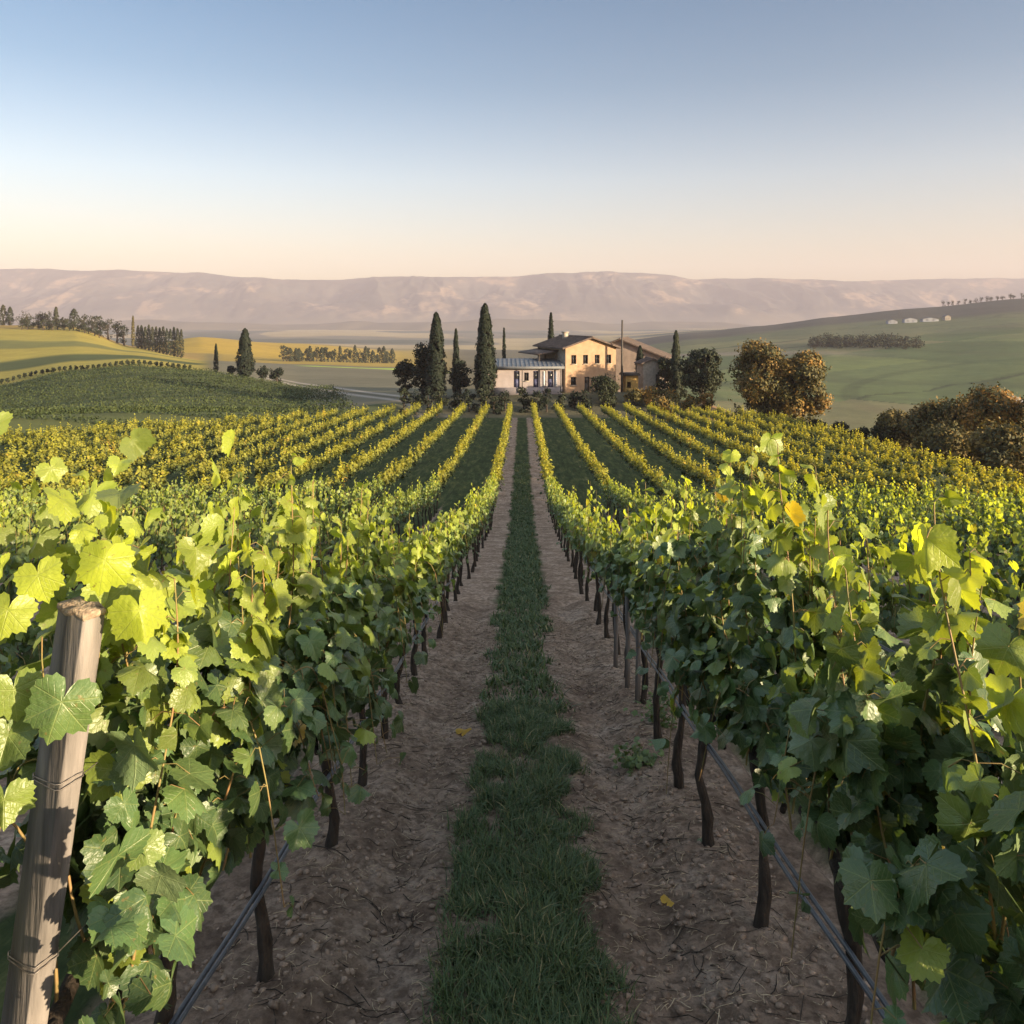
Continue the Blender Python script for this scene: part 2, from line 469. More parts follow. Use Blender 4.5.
m, nt, out = mat_new('mountain_land')
tc = N(nt, 'ShaderNodeTexCoord'); pos = tc.outputs['Object']
mpm = N(nt, 'ShaderNodeMapping'); mpm.inputs['Scale'].default_value = (1, .5, 2.5); nt.links.new(pos, mpm.inputs[0])
nz = noise_n(nt, mpm.outputs[0], 0.0024, 10, 0.68)
col = ramp_n(nt, nz, [(0.38, (0.030, 0.034, 0.032)), (0.54, (0.065, 0.058, 0.050)), (0.60, (0.20, 0.14, 0.095)), (0.66, (0.07, 0.062, 0.05)), (0.8, (0.05, 0.05, 0.04))])
szz = N(nt, 'ShaderNodeSeparateXYZ'); nt.links.new(pos, szz.inputs[0])
low_ = ramp_n(nt, math_n(nt, 'MULTIPLY_ADD', szz.outputs[2], 1 / 160.0, .30), [(0.02, 1.0), (0.75, 0.0)])
col = mix_n(nt, low_, col, (0.15, 0.125, 0.09))
p = N(nt, 'ShaderNodeBsdfPrincipled'); p.inputs['Roughness'].default_value = 1.0; p.inputs['Specular IOR Level'].default_value = 0.0
nt.links.new(col, p.inputs['Base Color']); nt.links.new(p.outputs[0], out.inputs[0])
M['mountain'] = m

# ------------------------------------------------------------------ ground sheet
ROW = 2.4
rows_x = [-1.2 - ROW * k for k in range(18)] + [1.2 + ROW * k for k in range(11)]

def land_colour(x, y):
    px = PX0 + F * x / np.maximum(y, 20)
    n = fbm(x / 40.0, y / 40.0, 3, 21)
    n2 = fbm(x / 150.0, y / 150.0, 3, 31)
    c = np.zeros(x.shape + (3,)); c[...] = (0.10, 0.085, 0.05)
    def put(mask, col):
        mk = np.clip(mask, 0, 1)[..., None]
        c[...] = c * (1 - mk) + np.array(col) * mk
    left = sstep(420, 380, px)
    lefth = sstep(215, 195, px)
    # vine hill on the left
    edge = 150 + 8 * n
    put(left * sstep(edge + 5, edge, y), (0.062, 0.072, 0.030))
    put(lefth * sstep(edge, edge + 5, y), (0.25, 0.20, 0.042))
    yy = y + 10 * n + (130 - px) * 0.12
    put(lefth * sstep(205, 212, yy) * sstep(236, 228, yy), (0.055, 0.065, 0.022))
    put(lefth * sstep(265, 272, yy) * sstep(300, 292, yy), (0.12, 0.115, 0.035))
    put(lefth * sstep(335, 345, y + 20 * n), (0.24, 0.16, 0.045))
    # fallow ground and tracks
    mid = sstep(205, 225, px) * sstep(470, 420, px)
    put(mid * np.maximum(sstep(edge - 5, edge + 3, y), sstep(300, 320, px) * sstep(92, 97, y)) * sstep(380, 360, y), (0.125, 0.112, 0.075))
    tr = y - (170 - (px - 270) * .55) + 3 * n
    put(mid * sstep(255, 270, px) * (np.exp(-((tr) / 2.2) ** 2) + np.exp(-((tr - 14) / 2.0) ** 2)) , (0.34, 0.29, 0.25))
    put(mid * sstep(280, 300, px) * np.exp(-((tr - 7) / 2.4) ** 2) * .8, (0.05, 0.045, 0.035))
    put(mid * sstep(318, 325, y + 8 * n) * sstep(352, 345, y + 8 * n) * sstep(290, 315, px), (0.26, 0.32, 0.05))
    put(mid * sstep(360, 380, y), (0.27, 0.185, 0.04))
    put(left * sstep(470, 500, y) * sstep(1000, 900, y), (0.33, 0.215, 0.03))
    # house terrace
    put(sstep(395, 430, px) * sstep(690, 640, px) * sstep(86, 90, y) * sstep(160, 130, y), (0.075, 0.070, 0.045))
    # right valley
    right = sstep(590, 640, px)
    put(right * sstep(125, 150, y), (0.088, 0.106, 0.044))
    st = np.sin((y * 0.8 + x * 0.55 + 60 * n2 + 9 * n) / 8.0)
    put(right * sstep(180, 220, y) * sstep(0.2, 0.95, st) * 0.38, (0.050, 0.058, 0.030))
    st2 = np.sin((y * 0.6 - x * 0.5 + 90 * n2) / 30.0)
    put(right * sstep(200, 260, y) * sstep(-0.3, 0.95, st2) * 0.6, (0.165, 0.150, 0.070))
    st3 = np.sin((np.hypot(x - 260, (y - 260) * 1.3) + 12 * n2) / 7.5)
    put(right * sstep(180, 200, y) * sstep(420, 380, y) * sstep(0.86, 0.97, st3) * 0.35, (0.030, 0.036, 0.020))
    put(right * sstep(440, 470, y + 40 * n2) * sstep(560, 540, y + 60 * n2) * 0.6, (0.11, 0.125, 0.05))
    put(right * sstep(0.15, 0.5, n) * 0.35, (0.13, 0.10, 0.055))
    # parcels of different crops
    ca, sa = math.cos(.5), math.sin(.5)
    u_ = (x * ca + y * sa + 22 * n2) / 120.0; v_ = (-x * sa + y * ca + 14 * n) / 62.0
    hp = hash2(np.floor(u_), np.floor(v_), 7)
    edge_ = np.minimum(np.minimum(u_ % 1, 1 - u_ % 1) * 120, np.minimum(v_ % 1, 1 - v_ % 1) * 62)
    pm = right * sstep(150, 190, y) * sstep(1000, 940, y)
    put(pm * (hp < .28) * .6, (0.125, 0.145, 0.050)); put(pm * (hp > .72) * .6, (0.135, 0.112, 0.060)); put(pm * ((hp > .45) & (hp < .6)) * .6, (0.055, 0.075, 0.032))
    put(pm * sstep(3.2, 1.4, edge_) * (hash2(np.floor(u_), np.floor(v_), 9) > .4) * .75, (0.035, 0.040, 0.022))
    put(sstep(996, 1003, px) * sstep(262, 266, y + (px - 1000) * .9) * sstep(281, 277, y + (px - 1000) * .9), (0.42, 0.38, 0.33))
    put(right * sstep(560, 640, y + 120 * n2) * 0.7, (0.075, 0.082, 0.045))
    put(right * sstep(730, 790, y + 60 * n2), (0.060, 0.055, 0.045))
    put(right * sstep(930, 720, px) * sstep(420, 450, y + (px - 850) * 0.5) * sstep(475, 455, y + (px - 850) * 0.5), (0.17, 0.14, 0.10))
    put(sstep(690, 720, px) * sstep(790, 760, px) * sstep(84, 88, y) * sstep(135, 120, y), (0.21, 0.13, 0.075))
    # plain
    pl = sstep(950, 1150, y)
    put(pl, (0.13, 0.115, 0.085))
    f = vnoise(x / 190.0 + y / 900.0, y / 420.0, 77)
    put(pl * sstep(0.55, 0.62, f), (0.30, 0.225, 0.12))
    put(pl * sstep(0.42, 0.36, f), (0.065, 0.072, 0.050))
    return c

us = np.concatenate([np.linspace(-1.6, -0.8, 90, endpoint=False), np.linspace(-0.8, 0.8, 640), np.linspace(0.8, 1.6, 90)[1:]])
ys = [-60.0]
while ys[-1] < 5200:
    y = ys[-1]
    ys.append(y + (1.5 if y < -5 else 0.7 if y < 110 else max(0.9, 0.009 * y)))
ys = np.array(ys)
UU, YY = np.meshgrid(us, ys)
XX = UU * (YY + 110.0)
ZZ = H(XX, YY)
inpatch = sstep(1.75, 1.5, np.abs(XX)) * sstep(0.4, 1.0, YY) * sstep(15.5, 14.2, YY)
e = field_edge(XX)
fieldm = sstep(-48, -43.5, XX) * sstep(28.5, 26.5, XX) * sstep(e + 2.0, e + 0.3, YY)
G = np.stack([XX, YY, ZZ - 0.12 * (np.abs(XX) < 1.9) * (YY > 0.2) * (YY < 14.6)], -1).reshape(-1, 3)
nr, nc = XX.shape
ii = (np.arange(nr - 1)[:, None] * nc + np.arange(nc - 1)[None, :]).ravel()
quads = np.stack([ii, ii + 1, ii + nc + 1, ii + nc], 1)
lc = land_colour(XX, YY).reshape(-1, 3)
fm = np.repeat(fieldm.reshape(-1, 1), 3, 1)
g = link('ground', new_mesh('ground', G, quads, M['land'], {'land': lc, 'field': fm}, smooth=True))
g['kind'] = 'structure'

# fine soil of the path between the two front rows, with wheel ruts and clods
px_ = np.arange(-1.95, 1.951, 0.016); py_ = np.concatenate([np.arange(0.1, 6.0, 0.016), np.arange(6.0, 15.2, 0.03)])
PXX, PYY = np.meshgrid(px_, py_)
zz = H(PXX, PYY)
rut = -0.052 * np.exp(-((np.abs(PXX) - 0.72) / 0.2) ** 2) + 0.05 * np.exp(-((np.abs(PXX) - 1.2) / 0.3) ** 2) + 0.015 * np.exp(-(PXX / 0.35) ** 2)
cl = fbm(PXX * 3.1, PYY * 2.2, 3, 3) * 0.024 + fbm(PXX * 13, PYY * 9, 4, 8, 0.62) * 0.018
cl += fbm(PXX * 30, PYY * 30, 3, 44, 0.6) * 0.010
drop = sstep(1.75, 1.95, np.abs(PXX)) + sstep(14.2, 15.2, PYY)
ZP = zz + rut + cl - 0.16 * np.clip(drop, 0, 1)
nr, nc = PXX.shape
ii = (np.arange(nr - 1)[:, None] * nc + np.arange(nc - 1)[None, :]).ravel()
pt = link('path', new_mesh('path', np.stack([PXX, PYY, ZP], -1).reshape(-1, 3), np.stack([ii, ii + 1, ii + nc + 1, ii + nc], 1), M['soil'], smooth=True))
pt['kind'] = 'structure'

def path_z(x, y):
    """height of the fine soil"""
    x = np.asarray(x, float); y = np.asarray(y, float)
    j = np.clip(np.searchsorted(px_, x), 0, len(px_) - 1); i = np.clip(np.searchsorted(py_, y), 0, len(py_) - 1)
    inside = (np.abs(x) < 1.75) & (y > 0.2) & (y < 14.2)
    return np.where(inside, ZP[i, j], H(x, y))

# ------------------------------------------------------------------ far mountains
prof = np.array([(-1200, 270), (-400, 269), (0, 268), (70, 268), (140, 271), (200, 272), (235, 277), (300, 279), (340, 280.5), (400, 277), (450, 277.5),
                 (520, 275), (600, 272), (640, 272), (690, 277), (760, 279), (840, 281), (900, 279), (960, 278), (1024, 277), (1400, 275), (2200, 276)])
mx = np.linspace(-7600, 7600, 1300); my = np.linspace(4300, 6600, 170)
MX, MY = np.meshgrid(mx, my)
top = 14 * fbm(MX / 420, MX * 0 + 2, 4, 88) + CZ + (PY0 - np.interp(PX0 + F * MX / 6000.0, prof[:, 0], prof[:, 1])) / F * 6000.0
rise = (sstep(4450, 6050, MY + 260 * fbm(MX / 700, MY / 700, 3, 12))) ** 1.15
ridg = 1 - np.abs(fbm(MX / 620 + MY / 2500, MY / 1500, 5, 61)) * 1.7
back = sstep(6000, 6600, MY)
MZ = -48 + (top + 48) * rise * np.where(MY < 6050, 0.60 + 0.40 * (ridg * (1 - sstep(5500, 6000, MY)) + sstep(5500, 6000, MY)), 1) - 60 * back
MZ += -np.abs(fbm(MX / 210 + 3 * fbm(MX / 900, MY / 900, 2, 5), MY / 700, 4, 77)) * 60 * rise * (1 - sstep(5600, 6000, MY)) + fbm(MX / 160, MY / 260, 5, 71, .6) * 30 * rise * (1 - 0.8 * sstep(5700, 6000, MY))
nr, nc = MX.shape
ii = (np.arange(nr - 1)[:, None] * nc + np.arange(nc - 1)[None, :]).ravel()
mo = link('mountains', new_mesh('mountains', np.stack([MX, MY, MZ], -1).reshape(-1, 3), np.stack([ii, ii + 1, ii + nc + 1, ii + nc], 1), M['mountain'], smooth=True))
mo['kind'] = 'structure'

# low foothills before the mountains
fx = np.linspace(-5200, 5200, 700); fy = np.linspace(3150, 4350, 70)
FX, FY = np.meshgrid(fx, fy)
t_ = (FY - 3150) / 1200.0
FZ = -62 + np.sin(np.clip(t_, 0, 1) * math.pi) ** .8 * (36 + 62 * np.maximum(0, fbm(FX / 900, FY / 1600, 4, 52) + .15)) + 8 * fbm(FX / 150, FY / 300, 3, 53)
nr, nc = FX.shape
ii = (np.arange(nr - 1)[:, None] * nc + np.arange(nc - 1)[None, :]).ravel()
fo_ = link('foothills', new_mesh('foothills', np.stack([FX, FY, FZ], -1).reshape(-1, 3), np.stack([ii, ii + 1, ii + nc + 1, ii + nc], 1), M['mountain'], smooth=True))
fo_['kind'] = 'structure'

# ------------------------------------------------------------------ haze
hb = MB(); hb.box(-9600, 9600, -320, 6900, -160, 470)
m, nt, out = mat_new('haze_air')
pv = N(nt, 'ShaderNodeVolumePrincipled')
pv.inputs['Color'].default_value = (0.63, 0.585, 0.69, 1)
pv.inputs['Density'].default_value = 1.45e-4
nt.links.new(pv.outputs[0], out.inputs['Volume'])
hz = hb.build('haze', m); hz['kind'] = 'stuff'

# ------------------------------------------------------------------ vine leaves
KN = np.array([(0, .58), (12, .53), (26, .455), (38, .51), (50, .555), (62, .52), (78, .435), (93, .475), (107, .50), (125, .46), (145, .41), (160, .35), (172, .19), (180, .05)], float)

def leaf_template(kind):
    """unit leaf: petiole joint at the origin, tip along +y, blade in xy"""
    if kind == 'fine':
        th = np.concatenate([np.linspace(0, 180, 23)[:-1], np.linspace(180, 360, 23)[:-1]])
        r = np.interp(np.where(th > 180, 360 - th, th), KN[:, 0], KN[:, 1])
        r = r * (1 + 0.05 * np.where(np.arange(len(th)) % 2 == 0, 1, -1) * (np.abs(th - 180) > 12))
        rings = (0.40, 0.74, 1.0)
    elif kind == 'mid':
        th = np.array([0, 27, 50, 80, 108, 150, 180, 210, 252, 280, 310, 333], float)
        r = np.interp(np.where(th > 180, 360 - th, th), KN[:, 0], KN[:, 1]); rings = (1.0,)
    else:
        th = np.array([0, 65, 150, 210, 295], float); r = np.array([.62, .56, .42, .42, .56]); rings = (1.0,)
    k = len(th); a = np.radians(th)
    v = [(0, 0)]
    for q in rings:
        rr = r * q if q == 1.0 else (r * 0.6 + 0.4 * r.mean()) * q * np.where(np.abs(th - 180) < 10, 0.3, 1)
        v += list(zip(rr * np.sin(a), rr * np.cos(a)))
    t = [(0, 1 + (j + 1) % k, 1 + j) for j in range(k)]
    for n in range(len(rings) - 1):
        o = 1 + n * k
        for j in range(k):
            j2 = (j + 1) % k
            t += [(o + j, o + j2, o + k + j2), (o + j, o + k + j2, o + k + j)]
    return np.array(v, float), np.array(t, np.int32)

TPL = {k: leaf_template(k) for k in ('fine', 'mid', 'far')}

def leaves_arrays(rng, kind, pos, nrm, tip, size, tint):
    tv, tt = TPL[kind]
    n = len(pos); P = len(tv)
    nrm = unit(nrm); tip = unit(tip - nrm * np.sum(tip * nrm, 1, keepdims=True))
    e1 = np.cross(tip, nrm)
    x = tv[None, :, 0] * (1 + rng.normal(0, .07, (n, 1))); y = tv[None, :, 1] * (1 + rng.normal(0, .05, (n, 1)))
    rr = np.hypot(x, y); th = np.arctan2(x, y)
    fold = rng.normal(0.35, 0.45, (n, 1)); droop = rng.normal(0.5, 0.5, (n, 1)); ph = rng.uniform(0, 6.28, (n, 1)); wv = rng.uniform(0.05, 0.22, (n, 1))
    z = -fold * np.abs(x) * 0.8 - droop * np.where(y > 0, y * y, 0.5 * y * y) + wv * rr * np.sin(3 * th + ph) + 0.02 * rr * np.sin(5 * th + 2 * ph)
    s = size[:, None, None]
    V = pos[:, None, :] + s * (x[..., None] * e1[:, None] + y[..., None] * tip[:, None] + z[..., None] * nrm[:, None])
    T = (tt[None] + (np.arange(n) * P)[:, None, None]).reshape(-1, 3)
    return V.reshape(-1, 3), T, np.tile(tv, (n, 1)), np.repeat(tint, P, 0)

def grow_vine(rng, shoots=13, node=0.075, leaf=(0.085, 0.15), span=0.55, top=1.95, per_node=2, tall=0.2, low=0.72, spread=1.0, ybeg=0.50):
    """returns leaf arrays (pos, normal, tip, size, tint) and cane polylines, in the vine's own space"""
    pos, nr, tp, sz, ti, canes = [], [], [], [], [], []
    for s in range(shoots):
        sy = -span + 2 * span * (s + rng.uniform(0.2, 0.8)) / shoots
        side = rng.choice([-1, 1])
        base = np.array([rng.normal(0, .03), sy, 0.86 + rng.normal(0, .03)])
        r = rng.random()
        droop = r < 0.38
        Ltop = top - 0.86 + rng.normal(0, 0.12) + (rng.uniform(0.15, 0.45) if rng.random() < tall else 0)
        n = max(5, int(Ltop / node * (1.1 if droop else 1.0)))
        t = np.linspace(0, 1, n)
        lean = rng.uniform(0.02, 0.26) * side * spread
        P = base + np.stack([lean * np.sin(t * 1.7), rng.normal(0, .14) * t + 0.03 * np.sin(t * 9 + s), Ltop * t], 1)
        if droop:      # arches over and hangs down on one side
            hgt = rng.uniform(0.35, 0.85)
            ang = t * rng.uniform(2.2, 2.9)
            P = base + np.stack([side * spread * (0.06 + rng.uniform(0.22, 0.36) * (1 - np.cos(ang)) / 2 * 1.2), rng.normal(0, .2) * t, hgt * np.sin(np.minimum(ang, 3.1)) * 1.0 + 0.0 * t - 0.25 * sstep(.7, 1, t)], 1)
        canes.append(P)
        for k in range(1, n):
            for q in range(per_node if t[k] < 0.85 else 1):
                az = rng.uniform(0, 2 * math.pi) if q else (math.pi / 2 * (k % 2) * 2 + rng.normal(0, .6) + (0 if rng.random() < .5 else math.pi / 2))
                d = np.array([math.cos(az) * 1.1, math.sin(az) * 0.7, rng.uniform(-0.5, 0.5)])
                pl = rng.uniform(0.03, 0.13) * (1 - 0.55 * t[k] * (not droop))
                p = P[k] + d * pl
                if p[2] < low - 0.10: continue
                out = np.array([math.copysign(1, p[0] + rng.normal(0, .06)), rng.normal(0, .35), 0])
                young = float(np.clip((P[k][2] - (top - ybeg)) / 0.55 + rng.normal(0, .2), 0, 1)) * (1.0 if not droop else .7)
                if rng.random() < 0.06: young = max(young, rng.uniform(.3, .8))
                pos.append(p)
                nr.append(out * rng.uniform(.35, 1.0) + np.array([0, 0, rng.uniform(.1, .8)]) + rng.normal(0, .33, 3))
                tp.append(np.array([0, 0, -1.0]) + out * rng.uniform(0, .5) + rng.normal(0, .42, 3) + d * .3)
                sz.append(rng.uniform(*leaf) * (1 - 0.45 * max(0, t[k] - 0.55) / 0.45 * (rng.random() * .6 + .4)))
                red = 0.0
                u = rng.random()
                if u < .012: red = rng.uniform(.25, .9)
                ti.append((young * rng.uniform(.7, 1), rng.random(), red))
    return (np.array(pos), np.array(nr), np.array(tp), np.array(sz) , np.array(ti)), canes

def foliage_mesh(name, rng, kind, data, mat, petioles=None):
    V, T, UV, TI = leaves_arrays(rng, kind, *data)
    return new_mesh(name, V, T, mat, {'tint': TI}, UV, smooth=True)

def cane_mesh(name, rng, canes, data=None, k=5):
    mb = MB()
    for P in canes:
        n = len(P)
        mb.tube(P, np.linspace(.0055, .002, n), k, False)
    if data is not None:       # leaf stalks
        pos, nr, tp, sz, ti = data
        allp = np.concatenate(canes)
        for i in range(len(pos)):
            j = np.argmin(((allp - pos[i]) ** 2).sum(1)); a = allp[j]
            if np.linalg.norm(a - pos[i]) > .17: continue
            c = (a + pos[i]) / 2 + np.array([0, 0, .015])
            mb.tube(np.array([a, c, pos[i]]), .0016, 3, False)
    return mb.mesh(name, M['cane'], True)

def trunk_mesh(name, rng, arm=0.45, h=0.86):
    n = 12
    t = np.linspace(0, 1, n)
    P = np.stack([0.035 * np.cumsum(rng.normal(0, .45, n)) * .6 + .02 * np.sin(t * 7 + rng.uniform(0, 6)), 0.03 * np.cumsum(rng.normal(0, .45, n)) * .6, -0.08 + (h + .08) * t], 1)
    P[:, :2] -= P[0, :2] * 1.0
    P[:, 0] *= (1 - t ** 3); 
    rad = 0.032 * (1 + 0.55 * np.exp(-t * 14) - 0.22 * t + 0.5 * np.exp(-((t - 1) / .1) ** 2)) * (1 + rng.normal(0, .11, n))
    mb = MB(); mb.tube(P, rad, 9)
    for s in (-1, 1):
        q = np.linspace(0, 1, 7)
        A = P[-1] + np.stack([rng.normal(0, .02, 7) * q, s * arm * q, -.03 + .05 * np.sin(q * 3) + rng.normal(0, .008, 7)], 1)
        mb.tube(A, np.linspace(.03, .014, 7) * (1 + rng.normal(0, .12, 7)), 7)
    return mb.mesh(name, M['bark'], True)

rngv = np.random.default_rng(11)
LV = {}
FAR_VAR = []                      # leaf clouds for the far rows
for k in range(10):
    d, c = grow_vine(rngv, shoots=13, node=0.105, leaf=(0.12, 0.19), top=1.58, per_node=2, tall=.10, low=.66)
    FAR_VAR.append(d)
MID_F, MID_C = [], []
for k in range(8):
    d, c = grow_vine(rngv, shoots=12, node=0.085, leaf=(0.10, 0.17), top=1.58, per_node=2, tall=.12, low=.80, ybeg=.42)
    MID_F.append(foliage_mesh('vine_foliage', rngv, 'mid', d, M['vine_leaf']))
    MID_C.append(cane_mesh('vine_cane', rngv, c, None, 4))
TRUNKS = [trunk_mesh('vine_trunk', rngv) for k in range(6)]

ORD = ['', 'first', 'second', 'third', 'fourth', 'fifth', 'sixth', 'seventh', 'eighth', 'ninth', 'tenth', 'eleventh', 'twelfth', 'thirteenth', 'fourteenth',
       'fifteenth', 'sixteenth', 'seventeenth', 'eighteenth', 'nineteenth', 'twentieth']
def ordinal(n):
    if n <= 20: return ORD[n]
    t = {2: 'twenty', 3: 'thirty', 4: 'forty', 5: 'fifty', 6: 'sixty', 7: 'seventy'}[n // 10]
    return t + '-' + ORD[n % 10] if n % 10 else t[:-1] + 'ieth'

# planting positions: (x, y) of every vine
near_left = [2.10, 2.75, 3.73, 5.0, 6.0, 7.0]
near_right = [2.02, 2.93, 4.12, 5.05, 5.96]
plants = []
for x in rows_x:
    if abs(x + 1.2) < .1: lst = list(near_left)
    elif abs(x - 1.2) < .1: lst = list(near_right)
    else: lst = [((1.5 if x < 4 else -7.0) if x > 0 else 1.0) + (int(abs(x) * 7) % 10) * 0.1]
    e = float(field_edge(np.array([x]))[0])
    if x > 0: e -= max(0, x - 22) * 1.0
    while lst[-1] + 1.05 < e: lst.append(lst[-1] + 1.05)
    plants += [(x, y) for y in lst]
def in_view(x, y, m=0.0):
    if y < 0.8: return False
    px = PX0 + F * x / y
    return -30 - m < px < 1054 + m and PY0 + F * (CZ + .2 * y - 2.2 if False else 0.4) / y < 1100
plants = [p for p in plants if in_view(p[0], p[1], F * .9 / max(p[1], .5)) or (p[0] > 2 and p[1] < 95 and p[0] < 32)]
vis = sorted([p for p in plants if in_view(*p, F * .7 / max(p[1], .5))], key=lambda p: math.hypot(*p))
single = set(vis[:298])
TOPS = {(False, 2.10): 2.30, (False, 2.75): 2.10, (False, 3.73): 2.20, (False, 5.0): 2.02, (False, 6.0): 1.86, (True, 2.02): 2.02, (True, 2.93): 2.02, (True, 4.12): 2.22, (True, 5.05): 2.0, (True, 5.96): 1.88}
GV = 'grape vines standing in rows across the vineyard'
count = {}
rng1 = np.random.default_rng(5)
vine_n = 0
fine_sets = {}
for (x, y) in sorted(single, key=lambda p: (abs(p[0]), p[0], p[1])):
    x_j = x + rng1.normal(0, .02) - (.06 if (x < 0 and abs(x) < 2 and y < 2.2) else 0)
    z = float(path_z(np.array([x_j]), np.array([y]))[0]) if y < 14 and abs(x) < 1.5 else h1(x_j, y)
    row = int(round((abs(x) - 1.2) / ROW)) + 1
    sidew = 'left' if x < 0 else 'right'
    count[x] = count.get(x, 0) + 1
    c = count[x]
    look = 'leafy grape vine' if y < 12 else 'small distant vine'
    if row == 1:
        lab = '%s, %s along the row just %s of the grass path' % (look, ordinal(c), sidew)
    else:
        lab = '%s, %s in view along the %s row %s of path' % ('leafy grape vine' if y < 14 else look, ordinal(c), ordinal(row), sidew)
    v = thing('grape_vine', lab, 'vine', (x_j, y, z), 0, GV)
    fine = (row == 1 and y < 9.6)
    if fine:
        first = y < 3.4
        top = 1.66
        d, cn = grow_vine(rng1, shoots=(26 if y < 2.3 and x < 0 else 19 if x < 0 else 17) if y < 6 else 15, node=0.062, leaf=(0.07, 0.175), top=TOPS.get((x > 0, y), top), per_node=2, tall=.05, span=.58, low=1.06 if (x > 0 and y > 2.5) or y < 2.3 else .92, spread=1.0 if x < 0 else .85, ybeg=.66 if x < 0 else .36)
        if x < 0 and y < 3:      # keep the end post clear
            wy = d[0][:, 1] + y; wx = d[0][:, 0] + x_j; wz = d[0][:, 2] + z
            sxp = PX0 + F * wx / wy; syp = PY0 + F * (CZ - wz) / wy
            keep = ~((wy < 2.38) & (sxp > -60) & (sxp < 140 - .13 * (syp - 590)) & (syp > 598)) & (wy > 1.72)
            d = tuple(a[keep] for a in d)
            cn = [q[(q[:, 1] + y > 2.20) | (q[:, 2] > 1.98)] for q in cn]; cn = [q for q in cn if len(q) > 3]

        if x < 0 and y < 2.3:     # single big leaves hanging over the front of the post
            ex = [(62, 702, 1.93, .17, (-.35, .1, -1), (.35, -1, .3), (.05, .75, 0)), (14, 690, 1.97, .13, (.1, 0, -1), (.5, -1, .2), (.3, .6, 0)), (8, 610, 1.9, .12, (-.2, 0, -1), (.3, -1, .5), (.8, .7, 0)),
                  (38, 575, 1.95, .12, (.3, 0, -1), (.2, -1, .4), (.9, .8, 0)), (105, 560, 2.0, .13, (-.2, 0, -1), (.4, -1, .4), (.95, .8, 0)), (140, 610, 2.05, .14, (.2, 0, -1), (.6, -1, .4), (.8, .8, 0)),
                  (8, 735, 1.98, .13, (-.2, 0, -1), (.4, -1, .5), (.2, .5, 0)), (118, 770, 2.2, .19, (.15, 0, -1), (.5, -1, .1), (.35, .6, 0)), (4, 800, 2.0, .12, (.1, 0, -1), (.2, -1, .2), (.3, .6, 0))]
            P_ = np.array([((a - PX0) / F * c - x_j, c - y, CZ - (b - PY0) / F * c - z) for a, b, c, *_ in ex])
            add = (P_, np.array([e_[5] for e_ in ex], float), np.array([e_[4] for e_ in ex], float), np.array([e_[3] for e_ in ex]), np.array([e_[6] for e_ in ex], float))
            d = tuple(np.concatenate([p_, q_]) for p_, q_ in zip(d, add))
        link('foliage', foliage_mesh('vine_foliage', rng1, 'fine', d, M['vine_leaf']), v)
        if y < 2.3 and x < 0: cn = []
        if cn: link('canes', cane_mesh('vine_cane', rng1, cn, d if y < 5.5 else None), v)
        link('trunk', trunk_mesh('vine_trunk', rng1), v)
    else:
        k = rng1.integers(8)
        fl = link('foliage', MID_F[k], v); cn = link('canes', MID_C[k], v)
        a = math.pi * rng1.integers(2); s = rng1.uniform(.92, 1.06)
        for o in (fl, cn):
            o.rotation_euler = (0, 0, a); o.scale = (rng1.uniform(.55, .8), 1, s * .94)
        tr = link('trunk', TRUNKS[rng1.integers(6)], v); tr.rotation_euler = (0, 0, a)

# the rest of the rows, one mass
rng2 = np.random.default_rng(77)
rest = [p for p in plants if p not in single]
Vs, Ts, Cs, off = [], [], [], 0
for (x, y) in rest:
    if rng2.random() < .03: continue
    d = FAR_VAR[rng2.integers(len(FAR_VAR))]
    pos, nr, tp, sz, ti = [a.copy() for a in d]
    if rng2.random() < .5:
        for a in (pos, nr, tp): a[:, :2] *= -1
    pos[:, 2] *= rng2.uniform(.84, 1.10); pos[:, 0] *= rng2.uniform(.52, .78)
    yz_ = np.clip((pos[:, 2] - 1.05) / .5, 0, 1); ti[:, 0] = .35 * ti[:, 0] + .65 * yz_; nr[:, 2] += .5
    pos += (x, y, h1(x, y)); ti[:, 1] = np.clip(.5 + (ti[:, 1] - .5) * .6 + rng2.normal(0, .15), 0, 1)
    if rng2.random() < .03: ti[:, 2] = np.maximum(ti[:, 2], (rng2.random(len(ti)) < .3) * rng2.uniform(.3, .9))
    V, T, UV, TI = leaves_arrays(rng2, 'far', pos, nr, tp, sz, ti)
    if x > 2 and y < 12:  # lowered second leaf layer, added out of view to block low sun
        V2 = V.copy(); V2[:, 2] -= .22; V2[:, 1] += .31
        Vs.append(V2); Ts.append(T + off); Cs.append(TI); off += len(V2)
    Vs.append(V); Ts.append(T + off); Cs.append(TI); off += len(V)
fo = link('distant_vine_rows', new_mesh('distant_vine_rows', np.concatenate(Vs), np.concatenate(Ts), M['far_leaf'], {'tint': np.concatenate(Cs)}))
fo['kind'] = 'stuff'
tag(fo, 'mass of sunlit vine rows filling the far vineyard below the farmhouse', 'vines')

# ------------------------------------------------------------------ trees and shrubs
def cards(rng, pos, nrm, size, elong=1.3):
    """small bent leaf sprays: two triangles each, sharing a midrib"""
    n = len(pos); nrm = unit(nrm)
    a = unit(np.cross(nrm, rng.normal(0, 1, (n, 3)))); b = np.cross(nrm, a)
    s = size[:, None]
    bend = nrm * s * rng.normal(0, .22, (n, 1))
    v = np.stack([pos - a * s * .5 * elong, pos + b * s * .42 + bend, pos + a * s * .5 * elong, pos - b * s * .42 + bend], 1).reshape(-1, 3)
    o = np.arange(n)[:, None] * 4
    t = np.concatenate([o + [0, 2, 1], o + [0, 3, 2]], 0)
    return v, t

